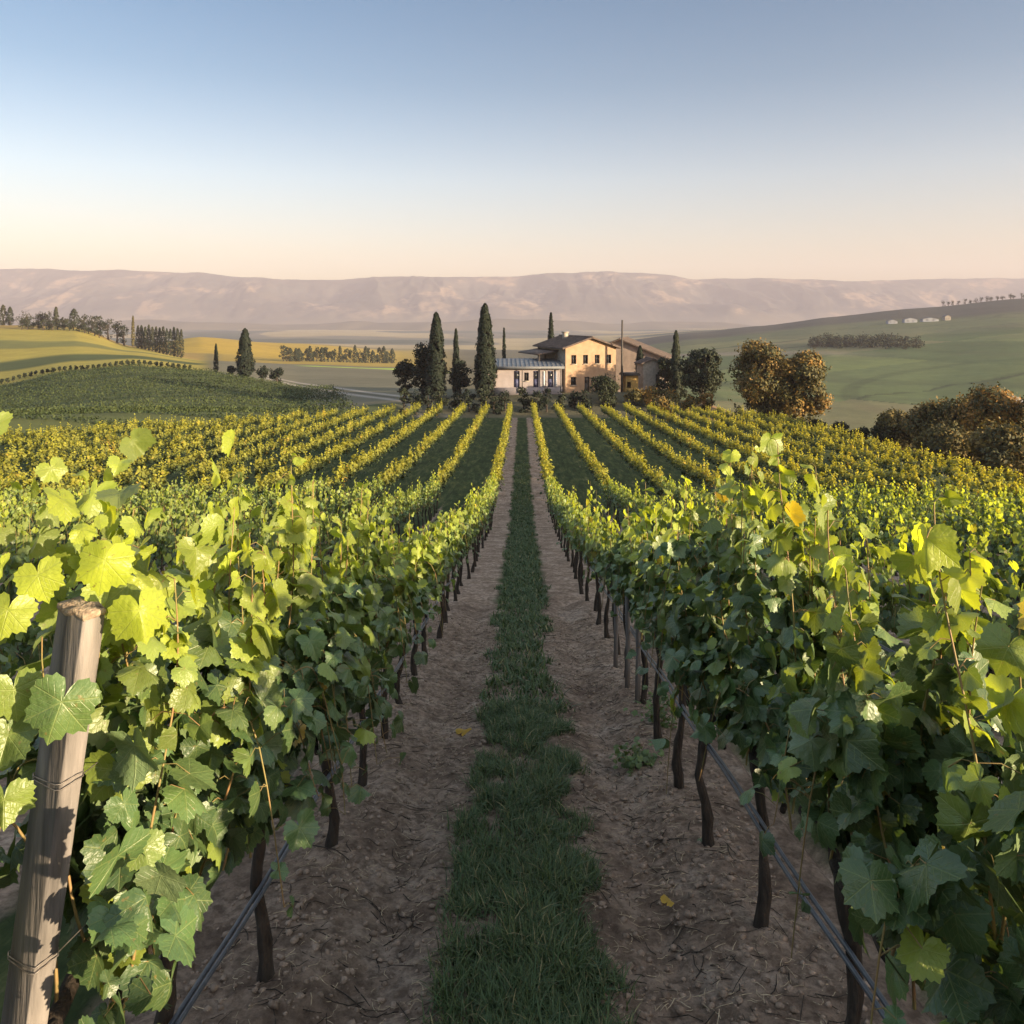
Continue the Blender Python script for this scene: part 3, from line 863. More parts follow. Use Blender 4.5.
def crown_blobs(rng, blobs, count, size, fill=0.35):
    """points through a set of lobes (x,y,z,rx,rz), thicker towards the outside, with gaps"""
    w = np.array([b[3] ** 2 for b in blobs]); w = w / w.sum()
    pos, nrm = [], []
    idx = rng.choice(len(blobs), count, p=w)
    d = unit(rng.normal(0, 1, (count, 3)))
    rad = (1 - fill * rng.random(count) ** 1.6) * (1 + rng.normal(0, .14, count))
    B = np.array(blobs)[idx]
    p = B[:, :3] + d * np.stack([B[:, 3], B[:, 3], B[:, 4]], 1) * rad[:, None]
    k = vnoise(p[:, 0] * 1.7 / max(B[0, 3], .3) + 9, p[:, 2] * 1.7 / max(B[0, 3], .3) + p[:, 1], 3) > 0.33
    p = p[k]; d = d[k]
    return p, d + rng.normal(0, .5, d.shape), rng.uniform(.6, 1.3, len(p)) * size, idx[k]

def broad_crown(rng, h, w, count, size, base=0.18, lobes=16):
    bl = []
    for i in range(lobes):
        t = rng.uniform(0, 1) ** .8
        zc = h * (base + .14 + (0.86 - base - .14) * t)
        rr = w / 2 * math.sin(math.pi * (0.25 + .62 * t)) * .72
        a = rng.uniform(0, 6.28); q = rng.uniform(.35, 1)
        r = w * rng.uniform(.14, .25)
        bl.append((rr * q * math.cos(a), rr * q * math.sin(a), zc, r, r * rng.uniform(.75, 1.0)))
    bl.append((0, 0, h * .6, w * .27, h * .28))
    return crown_blobs(rng, bl, count, size) + (bl,)

def cypress_crown(rng, h, w, count, size):
    t = rng.random(count) ** .85
    prof = (np.minimum(1, (t + .03) / .16) ** .6) * (1 - t) ** .48 * 1.18
    prof = prof / prof.max()
    a = rng.uniform(0, 2 * math.pi, count)
    r = w / 2 * prof * (1 - .4 * rng.random(count) ** 2) * (1 + .30 * (vnoise(a * 1.3 + 7 * w, t * 13, 5) - .5) * 2 * .8 + rng.normal(0, .10, count))
    p = np.stack([r * np.cos(a), r * np.sin(a), h * (.02 + .98 * t)], 1)
    k = vnoise(a * 2.2 + w, t * 22, 9) > .22
    n = np.stack([np.cos(a), np.sin(a), .45 + rng.normal(0, .4, count)], 1)
    p, n = p[k], n[k]; count = len(p)
    return p, n, size * rng.uniform(.7, 1.4, count)

def crown_mesh(name, rng, p, n, s, mat, idx=None, young=.35, warm=0.0):
    v, t = cards(rng, p, n, s)
    if idx is None: idx = np.zeros(len(p), int)
    lob = rng.random(idx.max() + 1)
    ti = np.stack([np.clip(lob[idx] * young + rng.normal(0, .15, len(p)), 0, 1), np.clip(rng.normal(.5, .25, len(p)), 0, 1),
                   np.clip(warm * (lob[idx] > .45) * rng.random(len(p)) * 1.3, 0, 1)], 1)
    return new_mesh(name, v, t, mat, {'tint': np.repeat(ti, 4, 0)})

def tree_trunk_mesh(rng, h, r, blobs=None, to=.6):
    mb = MB(); q = np.linspace(0, 1, 7)
    P = np.stack([rng.normal(0, r * .5, 7) * q, rng.normal(0, r * .5, 7) * q, -.3 + (h * to + .3) * q], 1)
    mb.tube(P, r * (1.25 - .9 * q) * (1 + .4 * np.exp(-q * 10)), 8)
    if blobs:
        for b in blobs[:9]:
            z0 = min(b[2] * .62, h * to * .95); k = z0 / (h * to)
            A = np.array([0, 0, z0]); Bp = np.array(b[:3])
            mb.tube(np.array([A, A * .5 + Bp * .5 + [0, 0, -.05 * h], Bp]), [r * .5, r * .32, r * .12], 5, False)
    return mb.mesh('tree_trunk', M['bark'], True)

rt = np.random.default_rng(91)

def plant_tree(name, label, cat, px, y, top_py, width_px, kind, mat, count, size, group=None, base_py=None, young=.35, warm=0.0, lobes=16, basef=.18, x=None):
    if x is None: x = (px - PX0) / F * y
    z = h1(x, y)
    h = CZ - (top_py - PY0) / F * y - z
    w = width_px / F * y
    t = thing(name, label, cat, (x, y, z), rt.uniform(0, 6.28), group)
    if kind == 'cypress':
        p, n, s = cypress_crown(rt, h, w, count, size)
        link('crown', crown_mesh('cypress_crown', rt, p, n, s, M[mat], None, young, warm), t)
        link('trunk', tree_trunk_mesh(rt, h, max(.05, w * .09), None, .55), t)
    else:
        p, n, s, idx, bl = broad_crown(rt, h, w, count, size, basef, lobes)
        link('crown', crown_mesh('tree_crown', rt, p, n, s, M[mat], idx, young, warm), t)
        link('trunk', tree_trunk_mesh(rt, h, max(.05, w * .05), bl), t)
    return t

# by the farmhouse
plant_tree('cypress_tree', 'wide dark cypress just right of the round evergreen, left of the farmhouse', 'cypress', 436, 98, 313, 21, 'cypress', 'cypress', 9000, .26)
plant_tree('cypress_tree', 'tallest dark cypress, standing at the left end of the long low wing', 'cypress', 485, 96, 304, 22, 'cypress', 'cypress', 10000, .26)
plant_tree('cypress_tree', 'thin short cypress between the two tall dark cypresses', 'cypress', 456, 104, 329, 9, 'cypress', 'cypress', 2500, .2)
plant_tree('cypress_tree', 'needle thin cypress rising behind the flat roof of the low wing', 'cypress', 504, 108, 328, 5, 'cypress', 'cypress', 1600, .18)
plant_tree('cypress_tree', 'cypress tip rising behind the tiled farmhouse roof', 'cypress', 551, 124, 313, 9, 'cypress', 'cypress', 3000, .24)
plant_tree('cypress_tree', 'grey green column cypress right of the stone shed', 'cypress', 676, 101, 331, 12, 'cypress', 'dark_tree', 4500, .22)
plant_tree('cypress_tree', 'dark narrow cypress in front of the pale barn gable', 'cypress', 640, 107, 346, 12, 'cypress', 'cypress', 2600, .22)
plant_tree('evergreen_tree', 'dark round evergreen leaning against the wide cypress', 'tree', 423, 101, 343, 34, 'broad', 'cypress', 5000, .26, basef=.02)
plant_tree('evergreen_tree', 'small dark evergreen at the left end of the farmhouse trees', 'tree', 405, 102, 357, 26, 'broad', 'cypress', 3000, .24, basef=.02)
plant_tree('evergreen_tree', 'dark low evergreen filling the gap behind the thin short cypress', 'tree', 460, 106, 356, 26, 'broad', 'cypress', 3000, .24, basef=.02)
plant_tree('oak_tree', 'dark round leafy tree at the right end of the farm buildings', 'tree', 702, 96, 345, 48, 'broad', 'dark_tree', 9000, .27, basef=.05, lobes=22)
plant_tree('evergreen_tree', 'dark leafy tree half hiding the right wall of the barn', 'tree', 665, 102, 352, 20, 'broad', 'dark_tree', 3000, .25, basef=-.05)
plant_tree('oak_tree', 'low dark leafy tree between the shed and the round tree', 'tree', 678, 104, 362, 26, 'broad', 'dark_tree', 3500, .25, basef=.02)
plant_tree('autumn_tree', 'tall brown green tree, left of the rust coloured pair beyond the rows', 'tree', 762, 88, 342, 66, 'broad', 'rust_tree', 19000, .26, young=.5, warm=.35, basef=-.08, lobes=34)
plant_tree('autumn_tree', 'rust orange tree, right of the brown green one beyond the rows', 'tree', 802, 86, 348, 60, 'broad', 'rust_tree', 17000, .26, young=.6, warm=.5, basef=-.08, lobes=32)
RG = 'brown green trees at the right edge beyond the rows'
for px, y, tp, w, warm, lab in ((902, 80, 412, 60, .1, 'dark brown tree at the left end of the right edge grove'),
                                (932, 74, 399, 72, .4, 'broad brown green tree second from left in the right edge grove'),
                                (968, 70, 394, 66, .5, 'brown green tree third from left in the right edge grove'),
                                (1000, 66, 384, 78, .8, 'tallest orange topped tree in the right edge grove'),
                                (1045, 63, 388, 80, .5, 'orange topped tree cut off by the right edge of the picture'),
                                (950, 64, 425, 74, .15, 'low dark tree in front of the orange topped grove'),
                                (1005, 58, 424, 84, .2, 'low dark tree in the right corner of the grove')):
    plant_tree('autumn_tree', lab, 'tree', px, y, tp, w, 'broad', 'rust_tree', 15000, .23, RG, young=.45, warm=warm, basef=-.12, lobes=34)
SG = 'dark shrubs along the lower right field edge'
for px, y, tp, w, lab in ((838, 84, 424, 26, 'dark shrub just right of the rust orange tree foot'), (860, 82, 428, 26, 'dark shrub between the rust tree and the right grove'),
                          (884, 80, 424, 34, 'larger dark shrub beside the left end of the right grove'), (818, 86, 420, 20, 'small dark shrub under the rust orange tree')):
    plant_tree('shrub', lab, 'shrub', px, y, tp, w, 'broad', 'dark_tree', 2600, .22, SG, basef=-.1)

# shrubs round the house
plant_tree('bush', 'big round dark green bush in front of the farmhouse door', 'bush', 604, 92, 374, 36, 'broad', 'dark_tree', 6500, .2, basef=-.1, lobes=20)
HG = 'low dark hedge plants along the bank before the house'
for k in range(15):
    px = 404 + k * 13.0 + rt.uniform(-3, 3)
    plant_tree('hedge_shrub', 'low dark shrub of the hedge on the bank below the farm buildings', 'shrub', px, 89.5 + rt.uniform(-1, 1), 387.5 + rt.uniform(-2, 2.5), 18, 'broad', 'cypress' if k % 3 else 'dark_tree', 900, .2, HG, basef=-.2, lobes=7)
FG = 'yellow and orange bushes on the bank right of the house'
for px, y, tp, w, warm, lab in ((634, 92, 388, 24, .5, 'yellow tinged bush right beside the big round bush'), (652, 92, 384, 28, .9, 'sunlit yellow bush below the stone shed'),
                                (672, 91, 390, 30, .7, 'orange flecked bush below the column cypress'), (692, 90, 394, 28, 1.0, 'orange bush left of the bright end bush'),
                                (708, 90, 393, 20, 1.0, 'bright orange bush at the right end of the bank'), (664, 88, 398, 30, .4, 'low green bush at the foot of the bank')):
    plant_tree('flowering_bush', lab, 'bush', px, y, tp, w, 'broad', 'rust_tree', 1800, .2, FG, young=.8, warm=warm, basef=-.15, lobes=9)

# left: lone cypress on the shoulder of the dark hill
plant_tree('cypress_tree', 'lone cypress on the shoulder of the dark vine hill', 'cypress', 245, 150, 329, 17, 'cypress', 'cypress', 6000, .32)
plant_tree('cypress_tree', 'thin pole like cypress left of the lone cypress', 'cypress', 216, 156, 344, 5, 'cypress', 'cypress', 900, .24)
for px, y, tp, w, lab in ((262, 151, 365, 18, 'dark bush at the right foot of the lone cypress'), (277, 154, 367, 18, 'dark bush second right of the lone cypress'), (232, 153, 366, 14, 'dark bush at the left foot of the lone cypress')):
    plant_tree('bush', lab, 'bush', px, y, tp, w, 'broad', 'cypress', 900, .3, 'bushes round the lone cypress', basef=-.2, lobes=7)

# trees on the left hill, small in the picture
def small_tree(name, label, cat, px, y, top_py, w, kind, mat, group, young=.15, warm=0.0, count=650):
    plant_tree(name, label, cat, px, y, top_py, w, kind, mat, count, .0125 * y ** .62, group, young=young, warm=warm, basef=-.02, lobes=8)
LG = 'trees along the crest of the left hill'
hill = [(3, 306, 7, 'c'), (10, 308, 6, 'c'), (27, 314, 15, 'b'), (38, 313, 11, 'b'), (48, 313, 11, 'b'), (56, 308, 5, 'c'), (64, 318, 8, 'b'), (74, 310, 9, 'c'),
        (84, 315, 12, 'b'), (92, 314, 12, 'b'), (100, 316, 12, 'b'), (108, 319, 12, 'b'), (117, 321, 12, 'b'), (124, 323, 11, 'b')]
names_h = ['dark cypress at the extreme left on the hill crest', 'second dark cypress from the left on the hill crest', 'low broad tree right of the two left cypresses', 'round tree, second right of the two left cypresses',
           'round tree just left of the thin hilltop cypress', 'thin pointed cypress in the middle of the hill crest', 'low tree just right of the thin pointed hilltop cypress', 'thick pointed tree standing clear on the hill crest',
           'first rounded tree right of the thick pointed hilltop tree', 'second rounded tree right of the thick pointed hilltop tree', 'third rounded tree right of the thick pointed hilltop tree',
           'fourth rounded tree right of the thick pointed hilltop tree', 'fifth rounded tree right of the thick pointed hilltop tree', 'rounded hill tree just left of the pale poplar']
for (px, tp, w, k), lab in zip(hill, names_h):
    small_tree('cypress_tree' if k == 'c' else 'hill_tree', lab, 'cypress' if k == 'c' else 'tree', px, 372 - (px > 80) * 20 + rt.uniform(-6, 6), tp - 1, w * 1.35, 'cypress' if k == 'c' else 'broad', 'dark_tree', LG, warm=.15)
small_tree('poplar_tree', 'pale slim poplar poking out of the dark tree line on the hill', 'tree', 133, 350, 316, 4, 'cypress', 'rust_tree', LG, .9, .5)
for k in range(13):
    px = 138 + k * 3.6
    small_tree('cypress_tree', ORD[k + 1].capitalize().lower() + ' dark tree right of the pale poplar in the tight hill tree line', 'cypress', px, 345 - k * 2.5 + rt.uniform(-3, 3), 325 + k * .35 + rt.uniform(-1.5, 1.5), 6.5, 'cypress', 'dark_tree', LG, warm=.1, count=520)
for k in range(16):
    px = 22 + k * 5.2 + rt.uniform(-1, 1)
    small_tree('hedge_shrub', 'dark shrub of the long hedge below the hilltop trees on the left', 'shrub', px, 338 + rt.uniform(-3, 3), PY0 + F * (CZ - h1((px - PX0) / F * 338, 338) - rt.uniform(3.2, 4.8)) / 338, 10, 'broad', 'dark_tree', 'hedge below the hilltop trees', count=260)
for k in range(34):
    px = 2 + k * 5.7
    yb = 150 + 6 * math.sin(k * .3) + 2
    x, y, z = ground_at(px, yb + 3)
    small_tree('young_vine', 'small dark bush in the dotted row along the brow of the dark hill', 'bush', px, yb + 3, PY0 + F * (CZ - z - 1.1) / (yb + 3), 4.6, 'broad', 'dark_tree', 'dotted bush row on the hill brow', count=120)
VG = 'small trees in a row below the golden field'
for k in range(30):
    px = 284 + k * 3.7 + rt.uniform(-1, 1); y = 425 + k * 1.2
    x, y, z = ground_at(px, y)
    hh = rt.uniform(5, 10)
    small_tree('field_tree', 'small dark tree, %s from the left in the row below the golden field' % ordinal(k + 1), 'tree', px, y, PY0 + F * (CZ - z - hh) / y, rt.uniform(6, 10), 'cypress' if rt.random() < .4 else 'broad', 'dark_tree', VG, count=520)
# ridge on the right
for k in range(16):
    px = 942 + k * 5.6 + rt.uniform(-1.5, 1.5); y = 985.0
    x, y, z = ground_at(px, y)
    small_tree('ridge_tree', 'tiny round tree, %s from the left on the right hand ridge line' % ordinal(k + 1), 'tree', px, y, PY0 + F * (CZ - z - rt.uniform(4, 8)) / y, rt.uniform(4, 7), 'broad', 'dark_tree', 'tiny trees on the right ridge', count=110)
# wood across the right valley: one mass
Vp, Vn, Vs_ = [], [], []
for k in range(150):
    px = 812 + rt.random() * 108; y = 505 - (px - 866) * .5 + rt.normal(0, 12)
    x, y, z = ground_at(px, y)
    hh = rt.uniform(3.5, 7) * (1 - .3 * (px > 900)); rr = rt.uniform(2, 3.6)
    p, n, s, idx = crown_blobs(rt, [(x, y, z + hh * .5, rr, hh * .55)], 90, .9)
    Vp.append(p); Vn.append(n); Vs_.append(s)
w_ = link('far_wood', crown_mesh('far_wood', rt, np.concatenate(Vp), np.concatenate(Vn), np.concatenate(Vs_), M['dark_tree'], None, .3, 0))
w_['kind'] = 'stuff'
tag(w_, 'dark band of woodland across the green slope on the right', 'wood')

# vine rows on the dark hill: one mass of low hedges
rh = np.random.default_rng(17)
Vs, Qs, Ti, off = [], [], [], 0
dirv = np.array([0.93, 0.36]); dirv /= np.linalg.norm(dirv); nv = np.array([-dirv[1], dirv[0]])
for k in range(-22, 66):
    org = np.array([-70.0, 95.0]) + nv * (k * 4.6 - 60)
    s = np.arange(-95, 95, 1.0)
    pts = org + s[:, None] * dirv
    x, y = pts[:, 0], pts[:, 1]
    px = PX0 + F * x / np.maximum(y, 30)
    ok = (y > field_edge(x) + 2.5) & (y < 149) & (px < 352 - (y - 90) * .35) & (px > -160)
    if ok.sum() < 4: continue
    x, y = x[ok], y[ok]
    n = len(x); z = H(x, y)
    rb_ = rh.uniform(0, .75)
    m_ = n * 40
    i = rh.integers(0, n, m_)
    P = np.stack([x[i] + rh.normal(0, .5, m_), y[i] + rh.normal(0, .12, m_), z[i] + rh.uniform(.05, .62, m_)], 1)
    v, t = cards(rh, P, rh.normal(0, 1, (m_, 3)) + [0, 0, .5], rh.uniform(.12, .24, m_))
    Vs.append(v); Qs.append(t + off); off += len(v)
    Ti.append(np.repeat(np.stack([np.clip(rh.normal(.02, .03, m_) + .12 * rb_, 0, 1), rb_ + rh.random(m_) * .25, np.zeros(m_)], 1), 4, 0))
hv = link('hillside_vine_rows', new_mesh('hillside_vine_rows', np.concatenate(Vs), np.concatenate(Qs), M['hill_leaf'], {'tint': np.concatenate(Ti)}))
hv['kind'] = 'stuff'
tag(hv, 'dark green vine rows covering the rounded hill on the left', 'vines')

# ------------------------------------------------------------------ buildings
M['ochre'] = simple_mat('ochre_plaster', (0.26, 0.165, 0.105), (0.33, 0.225, 0.15), 1.6, 0.92, 0.004, 9)
M['pink_plaster'] = simple_mat('pale_plaster', (0.21, 0.18, 0.185), (0.28, 0.245, 0.25), 1.2, 0.92, 0.004, 9)
M['barn_wall'] = simple_mat('old_barn_plaster', (0.17, 0.135, 0.115), (0.27, 0.21, 0.18), 1.0, 0.95, 0.01, 6)
M['grey_stone'] = simple_mat('grey_stone', (0.20, 0.175, 0.15), (0.33, 0.29, 0.25), 3.0, 0.95, 0.02, 6)
M['tile'] = simple_mat('old_roof_tile', (0.055, 0.042, 0.038), (0.12, 0.088, 0.075), 2.4, 0.95, 0.03, 14)
M['slate'] = simple_mat('blue_grey_roofing', (0.075, 0.08, 0.09), (0.13, 0.135, 0.15), 1.0, 0.6)
M['frame'] = simple_mat('dark_wood_frame', (0.03, 0.026, 0.024), (0.06, 0.05, 0.045), 6, 0.7)
M['blue_door'] = simple_mat('blue_painted_door', (0.045, 0.05, 0.11), (0.08, 0.085, 0.16), 4, 0.6)
M['white_paint'] = simple_mat('white_paint', (0.62, 0.62, 0.66), (0.75, 0.75, 0.78), 4, 0.6)
M['glass'] = simple_mat('dark_window_glass', (0.015, 0.016, 0.02), (0.03, 0.032, 0.04), 2, 0.12, spec=0.6)
M['white_wall'] = simple_mat('white_render', (0.20, 0.21, 0.24), (0.27, 0.28, 0.31), .3, 0.9)

def facade(mb, w, h, holes, depth=.25, gable=0.0):
    """wall in the xz plane facing -y, x from -w/2 to w/2, with real openings (x0,x1,z0,z1)"""
    xs = sorted({-w / 2, w / 2} | {a for o in holes for a in o[:2]}); zs = sorted({0.0, h} | {a for o in holes for a in o[2:]})
    for i in range(len(xs) - 1):
        for j in range(len(zs) - 1):
            cx, cz = (xs[i] + xs[i + 1]) / 2, (zs[j] + zs[j + 1]) / 2
            if any(o[0] < cx < o[1] and o[2] < cz < o[3] for o in holes): continue
            mb.quad((xs[i], 0, zs[j]), (xs[i + 1], 0, zs[j]), (xs[i + 1], 0, zs[j + 1]), (xs[i], 0, zs[j + 1]))
    for a, b, c, d in holes:
        mb.quad((a, 0, c), (a, depth, c), (a, depth, d), (a, 0, d)); mb.quad((b, 0, c), (b, 0, d), (b, depth, d), (b, depth, c))
        mb.quad((a, 0, d), (a, depth, d), (b, depth, d), (b, 0, d)); mb.quad((a, 0, c), (b, 0, c), (b, depth, c), (a, depth, c))
    if gable: mb.tri((-w / 2, 0, h), (w / 2, 0, h), (0, 0, h + gable))

def xform(mb, f):
    mb.v = [f(*p) for p in mb.v]

def window(parent, o, depth, kind='window', shutter=None):
    a, b, c, d = o; t = .07
    f = MB(); y0 = depth - .06
    f.box(a, a + t, y0, y0 + .05, c, d); f.box(b - t, b, y0, y0 + .05, c, d); f.box(a + t, b - t, y0, y0 + .05, c, c + t); f.box(a + t, b - t, y0, y0 + .05, d - t, d)
    f.box((a + b) / 2 - .03, (a + b) / 2 + .03, y0, y0 + .05, c + t, d - t)
    w = f.build(kind, M['frame'] if shutter is None else shutter, parent)
    g = MB(); g.box(a + t, b - t, y0 + .06, y0 + .08, c + t, d - t); g.build('pane', M['glass'], w)
    s = MB(); s.box(a - .08, b + .08, -.06, -.002, c - .1, c - .003); s.build('sill', M['grey_stone'], w)
    return w

def roof_gable(w, length, h, rise, over=.5, th=.16):
    """ridge runs along +y from the facade"""
    mb = MB(); e = w / 2 + over; dz = rise / (w / 2) * over
    for s in (-1, 1):
        top = [(s * e, -over, h - dz), (0, -over, h + rise), (0, length + over, h + rise), (s * e, length + over, h - dz)]
        if s > 0: top = top[::-1]
        up = [(x, y, z + th) for x, y, z in top]
        mb.quad(*[up[i] for i in (3, 2, 1, 0)]); mb.quad(*top)
        for i in range(4):
            j = (i + 1) % 4; mb.quad(top[i], top[j], up[j], up[i])
    # rows of tiles as ridged courses
    n = int(length + 2 * over) * 2
    for s in (-1, 1):
        for k in range(n):
            y = -over + .12 + k * .5
            a = (s * e, y, h - dz + th); b = (0, y, h + rise + th)
            mb.tube(np.array([a, b]), .07, 4, False)
    mb.tube(np.array([(0, -over, h + rise + th), (0, length + over, h + rise + th)]), .13, 6)
    return mb

# main house, turned so that its gable looks a little to the right
hx, hy, hz_ = ground_at(591, 99)
hz_ = CZ - (394 - PY0) / F * 99
W, L, HT, GB = 6.7, 11.0, 5.75, 1.15
house = thing('farmhouse', 'two storey ochre farmhouse with four upper windows and tiled gable roof', 'house', (hx, hy, hz_), R(17))
up = [(-2.55 + k * 1.55, -2.0 + k * 1.55, 3.75, 4.85) for k in range(4)]
up = [(a - .05, b + .05, c, d) for a, b, c, d in up]
low = [(-2.65, -1.95, 1.15, 2.15), (-.85, -.2, 0.05, 2.15), (.95, 1.55, 1.1, 2.15)]
mb = MB(); facade(mb, W, HT, up + low, .25, GB)
side = MB(); facade(side, L, HT, [(-2.6, -1.8, 3.7, 4.8), (1.6, 2.4, 3.7, 4.8)], .25)
def left_wall(x, y, z): return (-W / 2 + y, L / 2 - x, z)
def right_wall(x, y, z): return (W / 2 - y, L / 2 + x, z)
s2 = MB(); facade(s2, L, HT, [(-1, 0, 3.7, 4.8)], .25)
xform(s2, right_wall)
mb.q += [tuple(len(mb.v) + i for i in q) for q in s2.q]; mb.v += s2.v
mb.quad((W / 2, L, 0), (-W / 2, L, 0), (-W / 2, L, HT), (W / 2, L, HT)); mb.tri((W / 2, L, HT), (-W / 2, L, HT), (0, L, HT + GB))
mb.box(-W / 2 - .05, W / 2 + .05, -.06, L + .05, -1.2, -.003)
wall = mb.build('wall', M['ochre'], house)
xform(side, left_wall)
side.build('side_wall', M['grey_stone'], house)
rf = roof_gable(W, L, HT, GB, .55).build('roof', M['tile'], house)
ch = MB(); ch.box(-1.2, -.6, 6.5, 7.1, HT + .6, HT + 1.75); ch.box(-1.3, -.5, 6.4, 7.2, HT + 1.753, HT + 1.87); ch.build('chimney', M['grey_stone'], rf)
for o in up + [low[0], low[2]]: window(house, o, .25)
dm = MB(); a, b, c, d = low[1]; dm.box(a, b, .17, .23, c, d); dm.box(a + .1, b - .1, .155, .168, c + .2, d - .9); dm.box(a + .1, b - .1, .155, .168, d - .75, d - .15)
door = dm.build('door', M['frame'], house)
hd = MB(); hd.tube(np.array([(b - .12, .14, 1.0), (b - .12, .10, 1.0), (b - .26, .10, 1.0)]), .02, 5); hd.build('handle', M['wire'], door)
# lean-to loggia on the left: roof carried by a post
lg = MB(); lg.box(-6.1, -W / 2 - .003, 2.5, L, 4.95, 5.1); xform(lg, lambda x, y, z: (x, y, z + .16 * (x + W / 2) + .25)); lg.build('loggia_roof', M['tile'], house)
lp = MB(); lp.box(-5.95, -5.7, 2.7, 2.95, 0, 4.75); lp.build('loggia_post', M['frame'], house)

# low wing in front, left
wz = CZ - (387.5 - PY0) / F * 96.5
wx = (525 - PX0) / F * 96.5
wing = thing('farm_wing', 'long low flat roofed wing with pale wall and blue doors left of the house', 'building', (wx, 96.5, wz), R(2))
WW, WH = 8.9, 2.25
ops = [(-1.35, -.65, 0.03, 2.0), (-.1, .45, .8, 1.8), (1.0, 1.6, .03, 2.0), (2.75, 3.4, .03, 2.0)]
mb = MB(); facade(mb, WW, WH, ops, .22)
mb.quad((WW / 2, 0, 0), (WW / 2, 5, 0), (WW / 2, 5, WH), (WW / 2, 0, WH)); mb.quad((-WW / 2, 5, 0), (-WW / 2, 0, 0), (-WW / 2, 0, WH), (-WW / 2, 5, WH)); mb.quad((WW / 2, 5, 0), (-WW / 2, 5, 0), (-WW / 2, 5, WH), (WW / 2, 5, WH))
mb.box(-WW / 2 - .05, WW / 2 + .05, -.05, 5.05, -1.2, -.003)
mb.build('wall', M['pink_plaster'], wing)
rb = MB()
rb.box(-WW / 2 - .35, WW / 2 + .3, -.55, -.4, WH + .003, WH + .32)
rb.quad((-WW / 2 - .35, -.4, WH + .3), (WW / 2 + .3, -.4, WH + .3), (WW / 2 + .3, 5.4, WH + 1.0), (-WW / 2 - .35, 5.4, WH + 1.0))
rb.quad((-WW / 2 - .35, -.4, WH + .01), (-WW / 2 - .35, 5.4, WH + .01), (WW / 2 + .3, 5.4, WH + .01), (WW / 2 + .3, -.4, WH + .01))
for s, x in ((0, -WW / 2 - .35), (1, WW / 2 + .3)):
    rb.quad((x, -.4, WH + .01), (x, 5.4, WH + .01), (x, 5.4, WH + 1.0), (x, -.4, WH + .3))
for k in range(18):
    x = -WW / 2 - .3 + k * .54
    rb.box(x, x + .05, -.4, 5.35, 0, .06)
    n = len(rb.v) - 8
    rb.v[n:] = [(a, b_, WH + .3 + (b_ + .4) / 5.8 * .7 + c_) for a, b_, c_ in rb.v[n:]]
rb.build('roof', M['slate'], wing)
for k, o in enumerate(ops):
    a, b, c, d = o
    if k == 1: window(wing, o, .22)
    else:
        dm = MB(); dm.box(a, b, .14, .2, c, d); dm.box(a + .08, b - .08, .125, .138, c + .15, c + .85); dr = dm.build('door', M['blue_door'], wing)
        pn = MB(); pn.box(a + .1, b - .1, .12, .138, c + 1.0, d - .15); pn.build('pane', M['glass'], dr)
for x0, x1 in ((2.2, 2.42), (3.62, 3.84)):
    sm = MB(); sm.box(x0, x1, -.06, -.003, .1, 1.95)
    for q in range(9): sm.box(x0 + .04, x1 - .04, -.075, -.062, .2 + q * .19, .3 + q * .19)
    sm.build('shutter', M['white_paint'], wing)
for x in (-4.2, -.35, 2.4, 4.3):
    sm = MB(); sm.box(x - .05, x + .05, -.5, -.4, -.6, WH); sm.build('porch_post', M['frame'], wing)

# second house behind on the right
bz = CZ - (390 - PY0) / F * 113; bx = (620 - PX0) / F * 113
barn = thing('barn', 'pale wide gabled barn behind the right side of the farmhouse', 'barn', (bx, 113, bz), R(-14))
BW, BH, BG = 12.6, 4.6, 2.5
bo = [(2.2, 3.1, 3.2, 4.5), (4.5, 5.3, .03, 2.2), (-2.4, -1.6, 3.2, 4.4)]
mb = MB(); facade(mb, BW, BH, bo, .25, BG)
mb.quad((BW / 2, 0, 0), (BW / 2, 9, 0), (BW / 2, 9, BH), (BW / 2, 0, BH)); mb.quad((-BW / 2, 9, 0), (-BW / 2, 0, 0), (-BW / 2, 0, BH), (-BW / 2, 9, BH))
mb.quad((BW / 2, 9, 0), (-BW / 2, 9, 0), (-BW / 2, 9, BH), (BW / 2, 9, BH)); mb.tri((BW / 2, 9, BH), (-BW / 2, 9, BH), (0, 9, BH + BG)); mb.box(-BW / 2 - .05, BW / 2 + .05, -.05, 9.05, -1.5, -.003)
mb.build('wall', M['barn_wall'], barn)
roof_gable(BW, 9, BH, BG, .5).build('roof', M['tile'], barn)
window(barn, bo[0], .25); window(barn, bo[2], .25)
a, b, c, d = bo[1]; dm = MB(); dm.box(a, b, .15, .2, c, d); dm.box(a + .1, b - .1, .13, .148, c + .3, d - .3); dm.build('door', M['frame'], barn)

